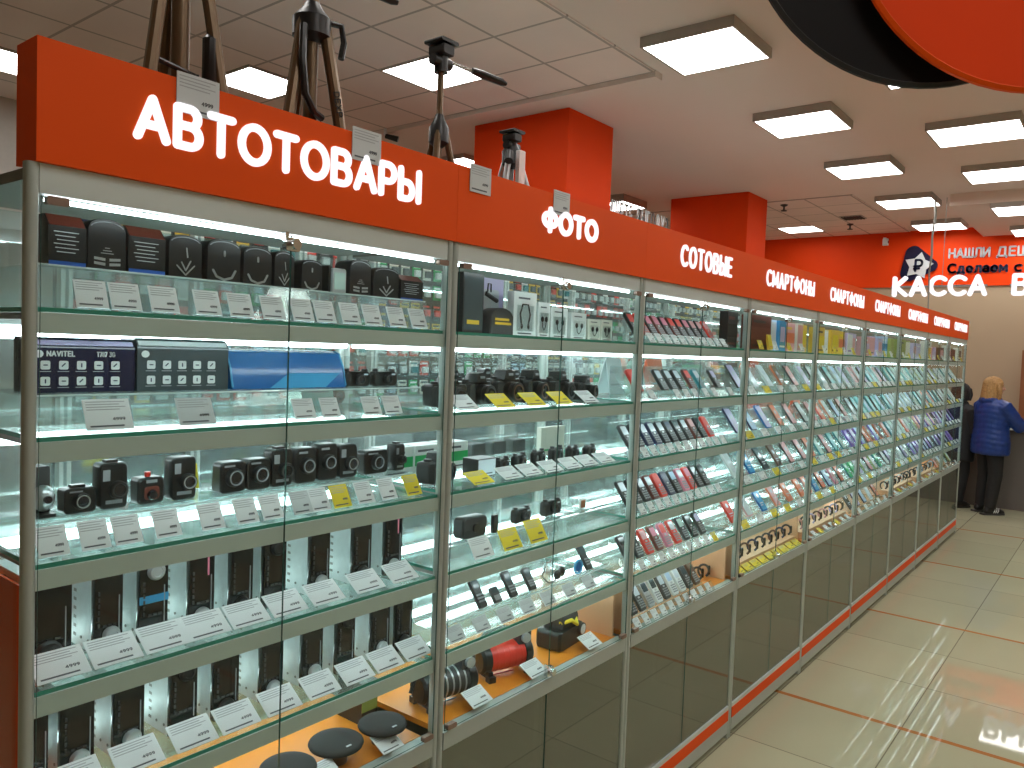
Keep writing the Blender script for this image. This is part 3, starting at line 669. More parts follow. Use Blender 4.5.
def red_dashcam(w, h, d):
    t = empty('dash_camera')
    m = MB(); m.rbox(w, h * .85, 0, d, w * .16, 0, ch=.004); m.build('body', ['black'], t)
    m = MB(); m.extr(rrect(0, h * .36, w * .56, h * .42, .006, 3), -.003, 0, 0, 'y', .002); m.build('red_window', ['darkred'], t)
    m = MB(); m.lathe([(w * .2, .003), (w * .15, .009), (0, .008)], (0, 0, h * .3), 16, 0, 'y'); m.build('lens', ['lens'], t)
    m = MB(); m.cyl((0, d * .5, h * .84), (0, d * .5, h), .006, n=8); m.build('red_button', ['red'], t)
    m = MB(); m.box((-w * .2, -.001, h * .68), (w * .2, 0, h * .78)); m.build('display', ['key'], t, 0)
    return t
def webcam(w, h, d):
    t = empty('ball_camera')
    m = MB(); m.rbox(w * .8, h * .9, d * .4, d, .004, 0); m.build('back_plate', ['charcoal'], t)
    m = MB(); m.ell((0, d * .25, h * .34), (w * .55, w * .55, h * .24)); m.build('ball', ['silver'], t)
    m = MB(); m.lathe([(w * .2, .0), (w * .2, .006), (0, .006)], (0, d * .25 - w * .5, h * .34), 14, 0, 'y'); m.build('lens', ['lens'], t)
    m = MB(); m.box((-w * .5, 0, 0), (w * .5, d * .5, .006)); m.build('foot', ['black'], t, 0)
    return t
def radio(w, h, d, style):
    # car radio standing on end: zinc chassis behind a glossy black face
    t = empty('car_radio')
    m = MB(); m.box((-w / 2 + .003, .014, 0), (w / 2 - .003, d, h), 0)
    for z in [h * (.1 + .1 * k) for k in range(9)]: m.box((-w / 2 + .0024, d * .55, z), (-w / 2 + .0031, d * .62, z + h * .035), 1); m.box((-w / 2 + .0024, d * .8, z), (-w / 2 + .0031, d * .84, z + h * .02), 1)
    for k in range(4): m.cyl((-w / 2 + .004, .03 + .03 * k, h * .12), (-w / 2 + .0015, .03 + .03 * k, h * .12), .003, n=8, m=1)
    m.build('chassis', ['zinc', 'alu_dark'], t, 0)
    m = MB(); m.rbox(w, h, 0, .014, .004, 0, ch=.002); f = m.build('face_panel', ['black_gloss'], t)
    kz = h * (.16, .2, .80, .15, .78, .18)[style % 6]
    m = MB(); m.lathe([(w * .30, 0), (w * .30, .005), (w * .25, .010), (w * .17, .011), (w * .16, .009), (0, .009)], (w * (.0, .08, .05)[style % 3], 0, kz), 20, 0, 'y'); m.build('volume_knob', ['black' if style in (0, 4) else 'silver'], f)
    m = MB(); m.box((-w * .3, -.0008, h * .34), (w * .28, 0, h * .66), 0); m.build('display', ['radio_screen'], f, 0)
    m = MB()
    for i in range(6): m.box((-w * .38, -.0025, h * (.30 + .07 * i)), (-w * .32, 0, h * (.345 + .07 * i)), 0)
    for i in range(3): m.box((w * (-.2 + .17 * i), -.0025, h * .29), (w * (-.08 + .17 * i), 0, h * .315), 0)
    strokes(m, [[(w * .36, h * .2), (w * .36, h * .62)]], .0009, .0014, 1, 5)
    m.build('buttons', ['charcoal', 'key'], f, 0)
    if style == 2:
        m = MB(); m.box((-w * .5, -.0012, h * .44), (w * .5, 0, h * .53), 0); m.build('blue_band', ['skyblue'], f, 0)
    if style == 3:
        m = MB(); m.box((w * .2, -.0012, h * .62), (w * .27, 0, h * .9), 0); m.build('pink_strip', ['pink'], f, 0)
    return t
def round_speaker(r, h):
    t = empty('round_speaker')
    m = MB(); m.lathe([(r * .42, 0), (r * .42, h * .5), (r * .62, h * .66)], n=28); m.add([(r * .42 * math.cos(2 * PI * i / 28), r * .42 * math.sin(2 * PI * i / 28), 0) for i in range(28)], [tuple(range(28))[::-1]]); m.build('magnet_base', ['brown'], t)
    m = MB(); m.lathe([(r * .62, h * .62), (r * .96, h * .70), (r, h * .80), (r * .97, h * .88), (r * .9, h * .94), (r * .5, h * .99), (0, h)], n=36); m.build('grille', ['rubber'], t, 60)
    m = MB(); m.box((-r * .12, -r * .75, h * .957), (r * .10, -r * .67, h * .975)); m.build('badge', ['paper_grey'], t, 0)
    return t
def dslr(w, h, d, style, small=False):
    t = empty('digital_camera'); bh = h * (.72 if not small else .86)
    m = MB(); m.rbox(w, bh, d * .34, d * .72, .010, 0, ch=.004)
    if not small:
        m.extr([(-w * .2, bh * .98), (-w * .13, h * .96), (-w * .06, h), (w * .06, h), (w * .13, h * .96), (w * .2, bh * .98)], d * .26, d * .66, 0, 'y', .002)
    m.build('body', ['black' if style != 2 else 'charcoal'], t)
    m = MB(); m.rbox(w * .22, bh * .94, d * .2, d * .5, .010, 0, -w * .38, ch=.004); m.build('grip', ['black_matt'], t)
    rr = bh * (.42 if not small else .38)
    m = MB(); cz = bh * .48; L = d * .34 if not small else d * .2
    m.lathe([(rr * .96, -.002), (rr * .96, L * .25), (rr, L * .27), (rr, L * .6), (rr * .93, L * .62), (rr * .93, L * .9), (rr * .97, L), (rr * .78, L)], (w * .06, d * .35, cz), 24, 0, 'y')
    lens_parts(m, w * .06, cz, d * .35 - L + .004, rr * .97, .005)
    m.build('lens_barrel', ['black', 'charcoal' if style else 'brown', 'lens'], t)
    m = MB(); m.cyl((-w * .33, d * .5, bh), (-w * .33, d * .5, bh + .007), w * .08, n=14); m.cyl((w * .33, d * .5, bh), (w * .33, d * .5, bh + .006), w * .09, n=14); m.build('dials', ['charcoal'], t)
    m = MB(); m.rbox(w * .16, bh * .1, d * .24 if not small else d * .335, d * .36, .002, 0, w * .02 if not small else w * .32, h * .86 if not small else bh * .8); m.build('badge' if not small else 'flash', ['key' if not small else 'screen_w'], t)
    return t
def carton(w, h, d, mats, kind, name='carton', pic=True):
    t = empty(name)
    m = MB(); m.box((-w / 2, 0, 0), (w / 2, d, h), 0); m.build('box', [mats[0]], t, 0)
    m = MB(); y = -.0008
    if kind == 0: m.box((-w * .46, y, h * .06), (w * .46, 0, h * .94), 0); m.box((-w * .3, y * 1.5, h * .15), (w * .3, 0, h * .22), 1)
    elif kind == 1: m.box((-w * .5, y, h * .30), (w * .5, 0, h * .66), 0); m.box((-w * .4, y, h * .78), (w * .2, 0, h * .86), 1); m.box((-w * .4, y, h * .1), (w * .3, 0, h * .15), 1)
    else: m.extr(rrect(0, h * .55, w * .62, h * .5, .008, 3), y, 0, 0, 'y'); m.box((-w * .36, y, h * .12), (w * .36, 0, h * .18), 1)
    m.build('print', [mats[1], mats[2]], t, 0)
    return t
def earphone_box(w, h, d, kind):
    t = empty('earphone_pack')
    m = MB(); m.box((-w / 2, .004, 0), (w / 2, d, h)); m.build('card', ['white' if kind != 2 else 'cream'], t, 0)
    m = MB(); m.box((-w * .36, 0, h * .12), (w * .36, .004, h * .7) if kind != 3 else (w * .36, .004, h * .95)); m.build('clear_window', ['acrylic'], t, 0)
    m = MB()
    if kind == 0:
        m.tube([(-w * .15, .003, h * .25), (-w * .22, .003, h * .5), (-w * .12, .003, h * .72), (w * .12, .003, h * .72), (w * .22, .003, h * .5), (w * .15, .003, h * .25)], .0028, 6); m.ell((-w * .15, .002, h * .22), (.005, .003, .008)); m.ell((w * .15, .002, h * .22), (.005, .003, .008))
    else:
        for s in (-1, 1):
            m.ell((s * w * .17, .001, h * .52), (.007, .004, .009)); m.tube([(s * w * .17, .001, h * .5), (s * w * .12, .002, h * .3), (0, .002, h * .2)], .0012, 5)
    m.build('earphones', ['black'], t)
    m = MB(); m.box((-w * .3, .003, h * .84), (w * .2, .0045, h * .88), 0); m.box((-w * .3, .003, h * .05), (w * .3, .0045, h * .08), 0); m.build('print', ['ink'], t, 0)
    return t
def compressor(kind):
    # tyre inflator lying on the display board, length along x
    t = empty('tyre_compressor')
    L, r = (.20, .043) if kind != 2 else (.175, .042)
    cz = .058; body = {0: 'charcoal', 1: 'red', 2: 'black'}[kind]
    if kind != 2:
        m = MB(); m.lathe([(0, -L * .33), (r * .96, -L * .33), (r, -L * .30), (r, L * .30), (r * .96, L * .33), (0, L * .33)], (0, 0, cz), 26, 0, 'x'); m.build('motor_body', [body], t)
        m = MB()
        for s in (-1, 1): m.lathe([(0, s * L * .32), (r * 1.04, s * L * .32), (r * 1.04, s * L * .44), (r * .85, s * L * .48), (0, s * L * .48)], (0, 0, cz), 24, 0, 'x')
        m.build('end_cap', ['black'], t)
        m = MB(); m.rbox(.05, .045, -.03, .03, .006, 0, L * .32, cz + r + .012, .003); m.cyl((L * .32, -.03, cz + r + .012), (L * .32, -.04, cz + r + .012), .016, n=16, m=1); m.build('cylinder_head', ['charcoal', 'silver'], t)
        m = MB(); m.tube([(L * .32, .0, cz + r + .03), (L * .05, .02, cz + r + .04), (-L * .3, .02, cz + r + .03), (-L * .5, .0, cz + r), (-L * .62, -.01, cz)], .006, 8); m.build('hose', ['black'], t)
        m = MB()
        for sx in (-1, 1):
            for sy in (-1, 1): m.box((sx * L * .36 - .012, sy * .045 - .012, 0), (sx * L * .36 + .012, sy * .045 + .012, .018)); 
            m.box((sx * L * .36 - .008, -.045, .008), (sx * L * .36 + .008, .045, .03))
        m.build('feet', ['black'], t, 0)
        m = MB(); strokes(m, [[(-L * .2, 0), (L * .2, 0)]], .002, .002, 0, 6)
        for v in range(5): m.lathe([(r * 1.01, -L * .22 + v * L * .11), (r * 1.03, -L * .22 + v * L * .11 + .003), (r * 1.01, -L * .22 + v * L * .11 + .006)], (0, 0, cz), 26, 0, 'x')
        m.build('cooling_ribs', ['red' if kind == 1 else 'silver'], t)
    else:
        m = MB(); m.rbox(L, .07, -.05, .05, .016, 0, 0, .035, .008); m.build('case_body', ['black'], t)
        m = MB(); m.lathe([(0, -L * .3), (r, -L * .3), (r, L * .3), (0, L * .3)], (0, 0, .09), 22, 0, 'x'); m.build('motor_body', ['charcoal'], t)
        m = MB(); m.tube([(-.05, -.03, .09), (-.02, -.055, .10), (.02, -.055, .075), (.05, -.03, .095), (.02, .0, .13), (-.02, .0, .128), (-.05, -.03, .09)], .007, 8); m.build('coiled_hose', ['yellow'], t)
        m = MB(); m.cyl((.055, -.05, .05), (.055, -.062, .05), .022, n=18); m.lathe([(0, .0625), (.018, .0625)], (.055, 0, .05), 18, 1, 'y'); m.build('gauge', ['charcoal', 'paper'], t)
        m = MB(); m.tube([(-L * .42, 0, .06), (-L * .35, 0, .14), (L * .35, 0, .14), (L * .42, 0, .06)], .006, 8); m.build('handle', ['black'], t)
    return t
def keypad_phone(c, scr, keyc='key', big=False, kind=0):
    w, h, d = (.050, .106, .013) if not big else (.054, .122, .015)
    t = empty('keypad_phone')
    m = MB(); m.rbox(w, h, -d, 0, .010, 0, ch=.003); b = m.build('body', [c], t)
    m = MB(); m.extr(rrect(0, h * .74, w * .74, h * .34, .003, 2), -d - .0008, -d + .001, 0, 'y'); m.build('screen', [scr], t)
    m = MB()
    for r in range(4):
        for q in range(3): m.extr(rrect((q - 1) * w * .27, h * (.39 - .088 * r), w * .2, h * .058, .002, 2), -d - .0016, -d + .001, 0, 'y')
    m.extr(rrect(0, h * .49, w * .28, h * .07, .004, 2), -d - .0018, -d + .001, 1, 'y')
    m.build('keypad', [keyc, 'silver'], t)
    return t
def smartphone(c, scr, w=.070, h=.138):
    d = .009; t = empty('smartphone')
    m = MB(); m.rbox(w, h, -d, 0, .009, 0, ch=.002); m.build('body', [c], t)
    m = MB(); m.extr(rrect(0, h * .5, w * .92, h * .90, .006, 3), -d - .0008, -d + .001, 0, 'y')
    m.box((-w * .3, -d - .0012, h * .30), (w * .3, -d, h * .34), 1); m.box((-w * .3, -d - .0012, h * .22), (w * .1, -d, h * .25), 1)
    m.extr(rrect(0, h * .62, w * .34, w * .34, w * .16, 4), -d - .0012, -d, 1, 'y')
    m.build('screen', [scr, 'screen_w'], t)
    m = MB(); m.box((-w * .12, -d - .0012, h * .965), (w * .12, -d, h * .975)); m.build('earpiece', ['key'], t, 0)
    return t
def smart_band(c):
    t = empty('smart_band'); pts = []
    for a in range(-60, 241, 20): pts.append((.0, .024 * math.cos(R(a)), .031 + .029 * math.sin(R(a))))
    m = MB(); m.tube(pts, .0055, 8); m.M = Matrix.Diagonal((1.0, 1, 1, 1)); m.build('strap', [c], t)
    m = MB(); m.rbox(.020, .042, -.030, -.021, .007, 0, 0, .036, .002); m.build('case', ['black_gloss'], t)
    return t
def flip_stand(c, w=.10, h=.13):
    t = empty('tent_card')
    m = MB(); m.extr([(0, 0), (.03, h), (.032, h), (.004, 0)], -w / 2, w / 2, 0, 'x'); m.extr([(.07, 0), (.032, h), (.034, h), (.074, 0)], -w / 2, w / 2, 0, 'x'); m.build('folded_card', [c], t, 0)
    m = MB(); m.M = Matrix.Rotation(-math.atan2(.03, h), 4, 'X'); m.box((-w * .36, -.001, h * .25), (w * .36, 0, h * .3)); m.box((-w * .36, -.001, h * .6), (w * .2, 0, h * .68)); m.build('print', ['inkgrey'], t, 0)
    return t
PROTO = {}
def inst(key, fn, *a, **k):
    if key not in PROTO:
        PROTO[key] = fn(*a, **k); return PROTO[key]
    return copy_tree(PROTO[key])

# ================================================================ stock: АВТОТОВАРЫ case
def card_row(xs, z, case, shelf, y=.030, tilt=.4, w=.054, h=.052, yellow=(), grey=(), zoff=.004, y_of=None, what='card'):
    for i, x in enumerate(xs):
        k = 'yellow' if i in yellow else ('grey' if i in grey else 'white')
        cn = {'yellow': 'yellow price card', 'white': 'white price card', 'grey': 'light grey price card'}[k]
        put_card((x, y, z + zoff), w, h, k, tilt, '%s, %s card from left on %s shelf, %s case' % (cn, ORD[i], shelf, case), 'price cards in the %s case' % case)

CA = 'АВТОТОВАРЫ'
# top shelf: boxed radar detectors
z = ZS[0]; a = riser(.04, .965, z, 'clear acrylic step with price cards on top shelf of АВТОТОВАРЫ case', .074)
for i, (x, w, h, st, lab) in enumerate([
    (.105, .063, .094, 0, 'black carton with red sloped top and blue stripe, leftmost on top shelf'),
    (.174, .072, .097, 1, 'tall black round-topped carton with silver bars, second on top shelf'),
    (.249, .072, .093, 0, 'black carton with red sloped top and no blue stripe neighbour, third on top shelf'),
    (.327, .074, .089, 2, 'black round-topped radar carton with silver streaks, fourth on top shelf'),
    (.412, .080, .091, 3, 'black round-topped radar carton with bright chevron, fifth on top shelf'),
    (.492, .074, .086, 3, 'black round-topped radar carton with chevron, sixth on top shelf'),
    (.560, .055, .085, 2, 'narrow black radar carton by the door seam, seventh on top shelf'),
    (.635, .062, .074, 3, 'small black radar carton just right of door seam on top shelf'),
    (.780, .070, .090, 1, 'tall black radar carton right of the small silver device on top shelf'),
    (.865, .090, .080, 2, 'black radar carton, second from right on top shelf of first case'),
    (.955, .080, .068, 0, 'low black carton, rightmost on top shelf of first case')]):
    t = radar_box(w, h, .06, st); place(t, (x, .105, z + .0745)); 
    lab = lab.replace(' and no blue stripe neighbour', '')
    tag(t, lab, 'radar detector', 'boxed radar detectors')
t = empty('radar_detector'); place(t, (.715, .105, z + .0745))
m = MB(); m.rbox(.042, .062, 0, .016, .006, 0, ch=.002); m.build('body', ['silver'], t)
m = MB(); m.rbox(.032, .040, -.001, .002, .003, 0, 0, .032); m.build('display', ['mint'], t)
m = MB(); m.box((-.030, .004, 0), (-.023, .03, .066)); m.build('side_bracket', ['black'], t, 0)
tag(t, 'small silver device with pale green display on top shelf of first case', 'radar detector')
card_row([.118, .177, .249, .337, .410, .486, .561, .622, .695, .762, .841, .915], z, CA, 'top', tilt=a)
# second shelf
z = ZS[1]; a = riser(.04, .955, z, 'clear acrylic step on second shelf of АВТОТОВАРЫ case', .064)
tag(place(navitel(.186, .100, .07, 'navyscreen', True), (.147, .13, z + .0645)), 'boxed tablet with navy front, white icons and maker lettering, leftmost on second shelf', 'tablet', 'boxed tablets')
tag(place(navitel(.196, .104, .07, 'greyscreen', False), (.343, .13, z + .0645)), 'boxed tablet with slate grey front and white icons beside the blue box', 'tablet', 'boxed tablets')
tag(place(blue_case(.31, .087, .07), (.608, .13, z + .0645)), 'glossy blue display box with light blue patch on second shelf', 'box')
for x, lab in ((.806, 'round-lens black camera right beside the blue box'), (.900, 'round-lens black camera, farther one right of the blue box')):
    t = dslr(.088, .045, .05, 1, True); tag(place(t, (x, .12, z + .0645)), lab, 'camera', 'cameras right of the blue box')
m = MB(); m.box((-.12, 0, 0), (.12, .003, .075), 0); t = m.build('acrylic_plate', ['acrylic'], None, 0); tag(place(t, (.85, .20, z + .0645)), 'clear acrylic back plate behind two small cameras', 'display stand')
for i, (x, w, h) in enumerate([(.151, .082, .058), (.318, .075, .056), (.572, .056, .047), (.644, .05, .047), (.768, .054, .047), (.835, .055, .047)]):
    put_card((x, .030, z + .004), w, h, 'white' if i != 1 else 'grey', a, '%s price card, %s from left on second shelf of АВТОТОВАРЫ case' % ('large' if i < 2 else 'small', ORD[i]), 'price cards in the АВТОТОВАРЫ case')
t = dslr(.085, .070, .07, 0); tag(place(t, (.915, .345, z + .0005)), 'black camera standing low at right end of second shelf, АВТОТОВАРЫ case', 'camera')
tag(place(flip_stand('mint', .11, .15), (.83, .318, z + .0005), (0, 0, R(4))), 'tall pale mint folded card at right back of second shelf', 'card')
# third shelf: dash cameras
z = ZS[2]; a = riser(.035, .945, z, 'clear acrylic step with yellow cards on third shelf of АВТОТОВАРЫ case', .053)
tag(place(webcam(.034, .10, .05), (.078, .115, z + .0535)), 'grey ball camera on stand, leftmost on third shelf', 'camera')
for i, (x, w, h, st, lab) in enumerate([
    (.137, .056, .047, 0, 'round silver-ringed dash camera, second from left on third shelf'), (.197, .052, .088, 1, 'tall black dash camera with dark lens left of red one'),
    (.338, .052, .087, 4, 'tall black dash camera with silver lens right of red one'), (.450, .062, .067, 3, 'wide black dash camera left of its twin near door seam'), (.514, .060, .068, 3, 'wide black dash camera, right twin near door seam'),
    (.574, .056, .085, 1, 'black dash camera just left of door seam on third shelf'), (.640, .060, .083, 3, 'black dash camera just right of door seam on third shelf'), (.703, .058, .088, 3, 'tall black dash camera, second right of door seam'),
    (.766, .056, .082, 4, 'black dash camera with bright silver lens, third right of door seam'), (.858, .080, .060, 3, 'wide low black dash camera above first yellow card'), (.940, .034, .070, 1, 'narrow black dash camera above rightmost yellow card')]):
    t = dashcam(w, h, .035, st); tag(place(t, (x, .115, z + .0535)), lab, 'dash camera', 'dash cameras on the third shelf')
tag(place(red_dashcam(.054, .062, .035), (.270, .115, z + .0535)), 'small dash camera with red window and red button', 'dash camera')
t = dslr(.095, .075, .08, 2); tag(place(t, (.915, .305, z + .0005), (0, 0, R(-4))), 'bulky black camera at right end of third shelf behind yellow card', 'camera')
xs = [.060, .130, .188, .264, .356, .435, .496, .573, .623, .684, .756, .830, .916]
card_row(xs, z, CA, 'third', tilt=a, yellow=(9, 12), grey=(7,), h=.055, w=.05)
put_card((.395, .21, z + .0540), .06, .055, 'yellow', .2, 'yellow price card standing behind the dash cameras on third shelf', 'price cards in the АВТОТОВАРЫ case')
# fourth and fifth shelves: car radios on end
for (zi, row, tags, hh) in ((3, [(.075, .082, 0), (.181, .053, 1), (.268, .058, 2), (.370, .056, 3), (.463, .054, 0), (.547, .058, 4), (.672, .056, 5), (.802, .058, 0), (.908, .058, 3)], [.075, .168, .262, .350, .443, .540, .645, .770, .885], .172),
                            (4, [(.060, .036, 5), (.128, .060, 2), (.223, .059, 1), (.335, .058, 4), (.431, .060, 0), (.545, .058, 5), (.657, .058, 1), (.757, .056, 4), (.872, .060, 2), (.955, .058, 0)], [.105, .214, .326, .424, .530, .640, .745, .843, .943], .165)):
    z = ZS[zi]
    note = {1: 'with silver knob low down', 2: 'with blue band' if zi == 3 else 'with silver knob high up', 3: 'with pink strip', 4: 'with plain dark face', 5: 'with silver ring knob', 0: 'with black knob'}
    for i, (x, w, st) in enumerate(row):
        st2 = st if not (zi == 4 and st == 2) else 8
        t = radio(w, hh, .15, st2 if st2 != 8 else 2 if False else (st if zi == 3 else (5 if st == 2 else st)))
        tag(place(t, (x, .095, z + .0005)), 'black-faced car radio standing on end, %s from left on %s shelf' % (ORD[i], F1[zi]), 'car radio', 'car radios on end')
    for i, x in enumerate(tags):
        if i == 0 and zi == 3: pass
        put_card((x, .020, z + .006), .088, .062, 'white', .98, 'white price card tilted back before the %s car radio on %s shelf' % (ORD[i], F1[zi]), 'price cards before the car radios')
m = MB(); m.tube([(-.04, 0, .002), (-.02, .03, .002), (.02, .035, .002), (.05, .0, .002), (.09, .01, .002)], .0022, 6)
# display floor: round speakers
for x, y, r, lab in ((.738, .10, .068, 'round black car speaker, middle one on the amber board'), (.880, .088, .064, 'round black car speaker nearest the ФОТО case'), (.590, .09, .066, 'round black car speaker at lower frame edge, left one')):
    tag(place(round_speaker(r, .058), (x, y, ZF)), lab, 'speaker', 'round car speakers')
put_card((.855, .016, ZF + .012), .07, .06, 'white', 1.1, 'white price card lying before round speakers on amber board', 'price cards before the speakers')
put_card((.66, .016, ZF + .012), .07, .06, 'white', 1.1, 'white price card lying left of the round speakers', 'price cards before the speakers')
tag(place(carton(.055, .115, .10, ['black', 'lime', 'cream'], 1), (.925, .19, ZF)), 'black and lime carton at right end of amber board, first case', 'box')
m = MB(); m.tube([(-.03, 0, .115), (-.035, -.01, .09), (-.02, -.005, .0), (.0, .0, .002)], .003, 6)

# ================================================================ stock: ФОТО case
CF = 'ФОТО'
z = ZS[0]
tag(place(carton(.088, .172, .05, ['black', 'greyscreen', 'gold'], 0), (1.195, .10, z + .0005)), 'tall black carton leftmost on top shelf of ФОТО case', 'box')
t = carton(.115, .172, .04, ['lilac', 'silver', 'white'], 2); tag(place(t, (1.345, .16, z + .0005)), 'tall silver headset carton behind the dark pouch', 'box')
m = MB(); m.M = Matrix.Translation((0, -.002, .11)); m.tube([(-.02, 0, .02), (-.018, 0, .045), (-.005, 0, .045), (-.004, 0, .02)], .0022, 6); m.cyl((-.03, 0, .015), (.025, 0, -.005), .007, n=10); m.build('headset', ['charcoal'], t)
t = empty('headphone_pouch'); tag(place(t, (1.312, .085, z + .0005)), 'dark domed pouch with gold print in front of silver carton', 'pouch')
m = MB(); m.extr([(-.055, 0), (.055, 0), (.053, .055)] + [(.05 * math.cos(R(q)), .055 + .025 * math.sin(R(q))) for q in range(15, 170, 15)] + [(-.053, .055)], 0, .05, 0, 'y', .004); m.build('pouch_body', ['charcoal'], t)
m = MB(); text(m, '3', -.03, .03, .0, .001, .001, .001) if False else [m.box((-.035, -.001, .030 + .012 * k), (.04 - .01 * k, 0, .037 + .012 * k)) for k in range(2)]; m.build('gold_print', ['gold'], t, 0)
for i, (x, w, h, kd, lab) in enumerate([(1.445, .115, .137, 0, 'large white carton with black neckband earphones picture'), (1.545, .062, .112, 1, 'white pack with black earbuds beside neckband carton'), (1.632, .095, .100, 1, 'white pack with earbuds at the door seam, ФОТО case'), (1.748, .092, .090, 1, 'white pack with round earbuds right of door seam'), (1.848, .082, .074, 2, 'small white earphone pack, second from right on top shelf'), (1.930, .075, .076, 2, 'small white earphone pack, rightmost on top shelf of ФОТО case')]):
    tag(place(earphone_box(w, h, .03, kd), (x, .10, z + .0005)), lab, 'earphones', 'earphone packs in the ФОТО case')
z = ZS[1]
for i, (x, y, w, h, st, ry) in enumerate([(1.16, .11, .135, .090, 1, -6), (1.30, .115, .135, .098, 1, 4), (1.44, .12, .14, .108, 0, 0), (1.585, .12, .14, .108, 0, 10), (1.74, .12, .14, .104, 1, 6), (1.885, .11, .13, .088, 0, 14)]):
    tag(place(dslr(w, h, .12, st), (x, y, z + .0005), (0, 0, R(ry))), 'black camera with big lens, %s from left in front row, second shelf of ФОТО case' % ORD[i], 'camera', 'cameras on second shelf of ФОТО case')
for i, (x, w, h) in enumerate([(1.36, .13, .10), (1.52, .13, .105), (1.68, .13, .10)]):
    tag(place(dslr(w, h, .08, 1), (x, .29, z + .0005), (0, 0, R(5))), 'black camera, %s from left in rear row, second shelf of ФОТО case' % ORD[i], 'camera', 'cameras on second shelf of ФОТО case')
for i, (x, k) in enumerate([(1.10, 'white'), (1.262, 'yellow'), (1.415, 'yellow'), (1.562, 'yellow'), (1.72, 'white')]):
    put_card((x, .018, z + .006), .085, .06, k, .95, '%s price card lying before cameras, %s from left on second shelf of ФОТО case' % (k, ORD[i]), 'price cards in the ФОТО case')
z = ZS[2]
for i, (x, c) in enumerate([(1.085, 'green'), (1.205, 'green'), (1.33, 'green')]):
    tag(place(carton(.11, .085, .07, ['white', c, 'ink'], 1), (x, .27, z + .0005)), 'green and white carton behind camcorder, %s of three on third shelf' % ['nearest the post', 'middle one', 'rightmost one'][i], 'box', 'green and white cartons')
tag(place(dslr(.15, .085, .11, 2), (1.14, .11, z + .0005), (0, 0, R(20))), 'bulky black camcorder leftmost on third shelf of ФОТО case', 'camera')
tag(place(carton(.085, .055, .06, ['black', 'screen_w', 'ink'], 0), (1.293, .11, z + .0005)), 'small carton with white front and black sides on third shelf', 'box')
for i, (x, w, h, k) in enumerate([(1.40, .085, .05, 1), (1.485, .085, .056, 0), (1.588, .085, .060, 1), (1.69, .095, .064, 2), (1.79, .09, .058, 1), (1.90, .095, .052, 0)]):
    tag(place(dslr(w, h, .05, k, True), (x, .11, z + .0005), (0, 0, R(12))), 'small black compact camera, %s from left on third shelf of ФОТО case' % ORD[i], 'camera', 'compact cameras')
tag(place(carton(.15, .10, .02, ['cream', 'cream', 'green'], 2), (1.90, .30, z + .0005)), 'cream picture board with small green mark behind compact cameras', 'picture board')
for i, x in enumerate((1.47, 1.58, 1.69)):
    t = empty('clear_case_camera'); place(t, (x, .28, z + .0005)); tag(t, 'black camera in clear case, %s from left at back of third shelf' % ORD[i], 'camera', 'cameras in clear cases')
    m = MB(); m.box((-.045, 0, 0), (.045, .07, .085)); m.build('clear_case', ['acrylic'], t, 0)
    m = MB(); m.rbox(.07, .045, .015, .055, .006, 0, 0, .045, .002); m.build('camera_body', ['charcoal'], t)
for i, (x, k) in enumerate([(1.175, 'yellow'), (1.31, 'white'), (1.41, 'white'), (1.52, 'white'), (1.63, 'white'), (1.73, 'white'), (1.84, 'white')]):
    put_card((x, .016, z + .006), .085, .055, k, 1.05, '%s price card lying flat, %s from left on third shelf of ФОТО case' % (k, ORD[i]), 'price cards in the ФОТО case')
z = ZS[3]; a = riser(1.04, 1.96, z, 'clear acrylic step on fourth shelf of ФОТО case', .045)
t = empty('leather_camera_case'); tag(place(t, (1.225, .09, z + .0455)), 'black leather camera case on fourth shelf of ФОТО case', 'camera case')
m = MB(); m.rbox(.105, .062, 0, .04, .012, 0, ch=.004); m.build('case_body', ['black'], t)
m = MB(); m.extr(rrect(0, .042, .10, .034, .010, 3), -.003, .001, 0, 'y', .001); m.lathe([(.014, .003), (.014, .008), (.008, .009), (0, .008)], (0, 0, .03), 16, 1, 'y'); m.build('flap', ['charcoal', 'black'], t)
for i, (x, w, h, l) in enumerate([(1.49, .09, .052, 'black compact camera behind the two yellow cards on fourth shelf'), (1.655, .105, .058, 'black compact camera right of the yellow cards on fourth shelf')]):
    tag(place(dslr(w, h, .05, 1, True), (x, .10, z + .0455)), l, 'camera', 'compact cameras')
t = empty('memory_card'); m = MB(); m.rbox(.04, .035, 0, .004, .003, 0); m.build('card_body', ['white'], t); m = MB(); m.rbox(.026, .026, -.001, .001, .002, 0, 0, .016); m.build('chip_print', ['wood'], t); tag(place(t, (1.83, .11, z + .0455)), 'small brown and white memory card on acrylic step', 'memory card')
t = empty('pocket_device'); m = MB(); m.rbox(.022, .055, 0, .012, .004, 0, ch=.001); m.build('body', ['black'], t); m = MB(); m.rbox(.014, .018, -.001, .001, .002, 0, 0, .04); m.build('display', ['greyscreen'], t); tag(place(t, (1.315, .085, z + .0455)), 'slim black pocket device beside leather camera case', 'gadget')
for i, (x, k, h) in enumerate([(1.20, 'white', .062), (1.335, 'yellow', .066), (1.465, 'yellow', .074)]):
    put_card((x, .028, z + .004), .085, h, k, .55, '%s price card%s on fourth shelf of ФОТО case' % (k, ['', ' left of its yellow twin', ' right of its yellow twin'][i]), 'price cards in the ФОТО case')
z = ZS[4]; a = riser(1.04, 1.96, z, 'clear acrylic step on fifth shelf of ФОТО case', .04)
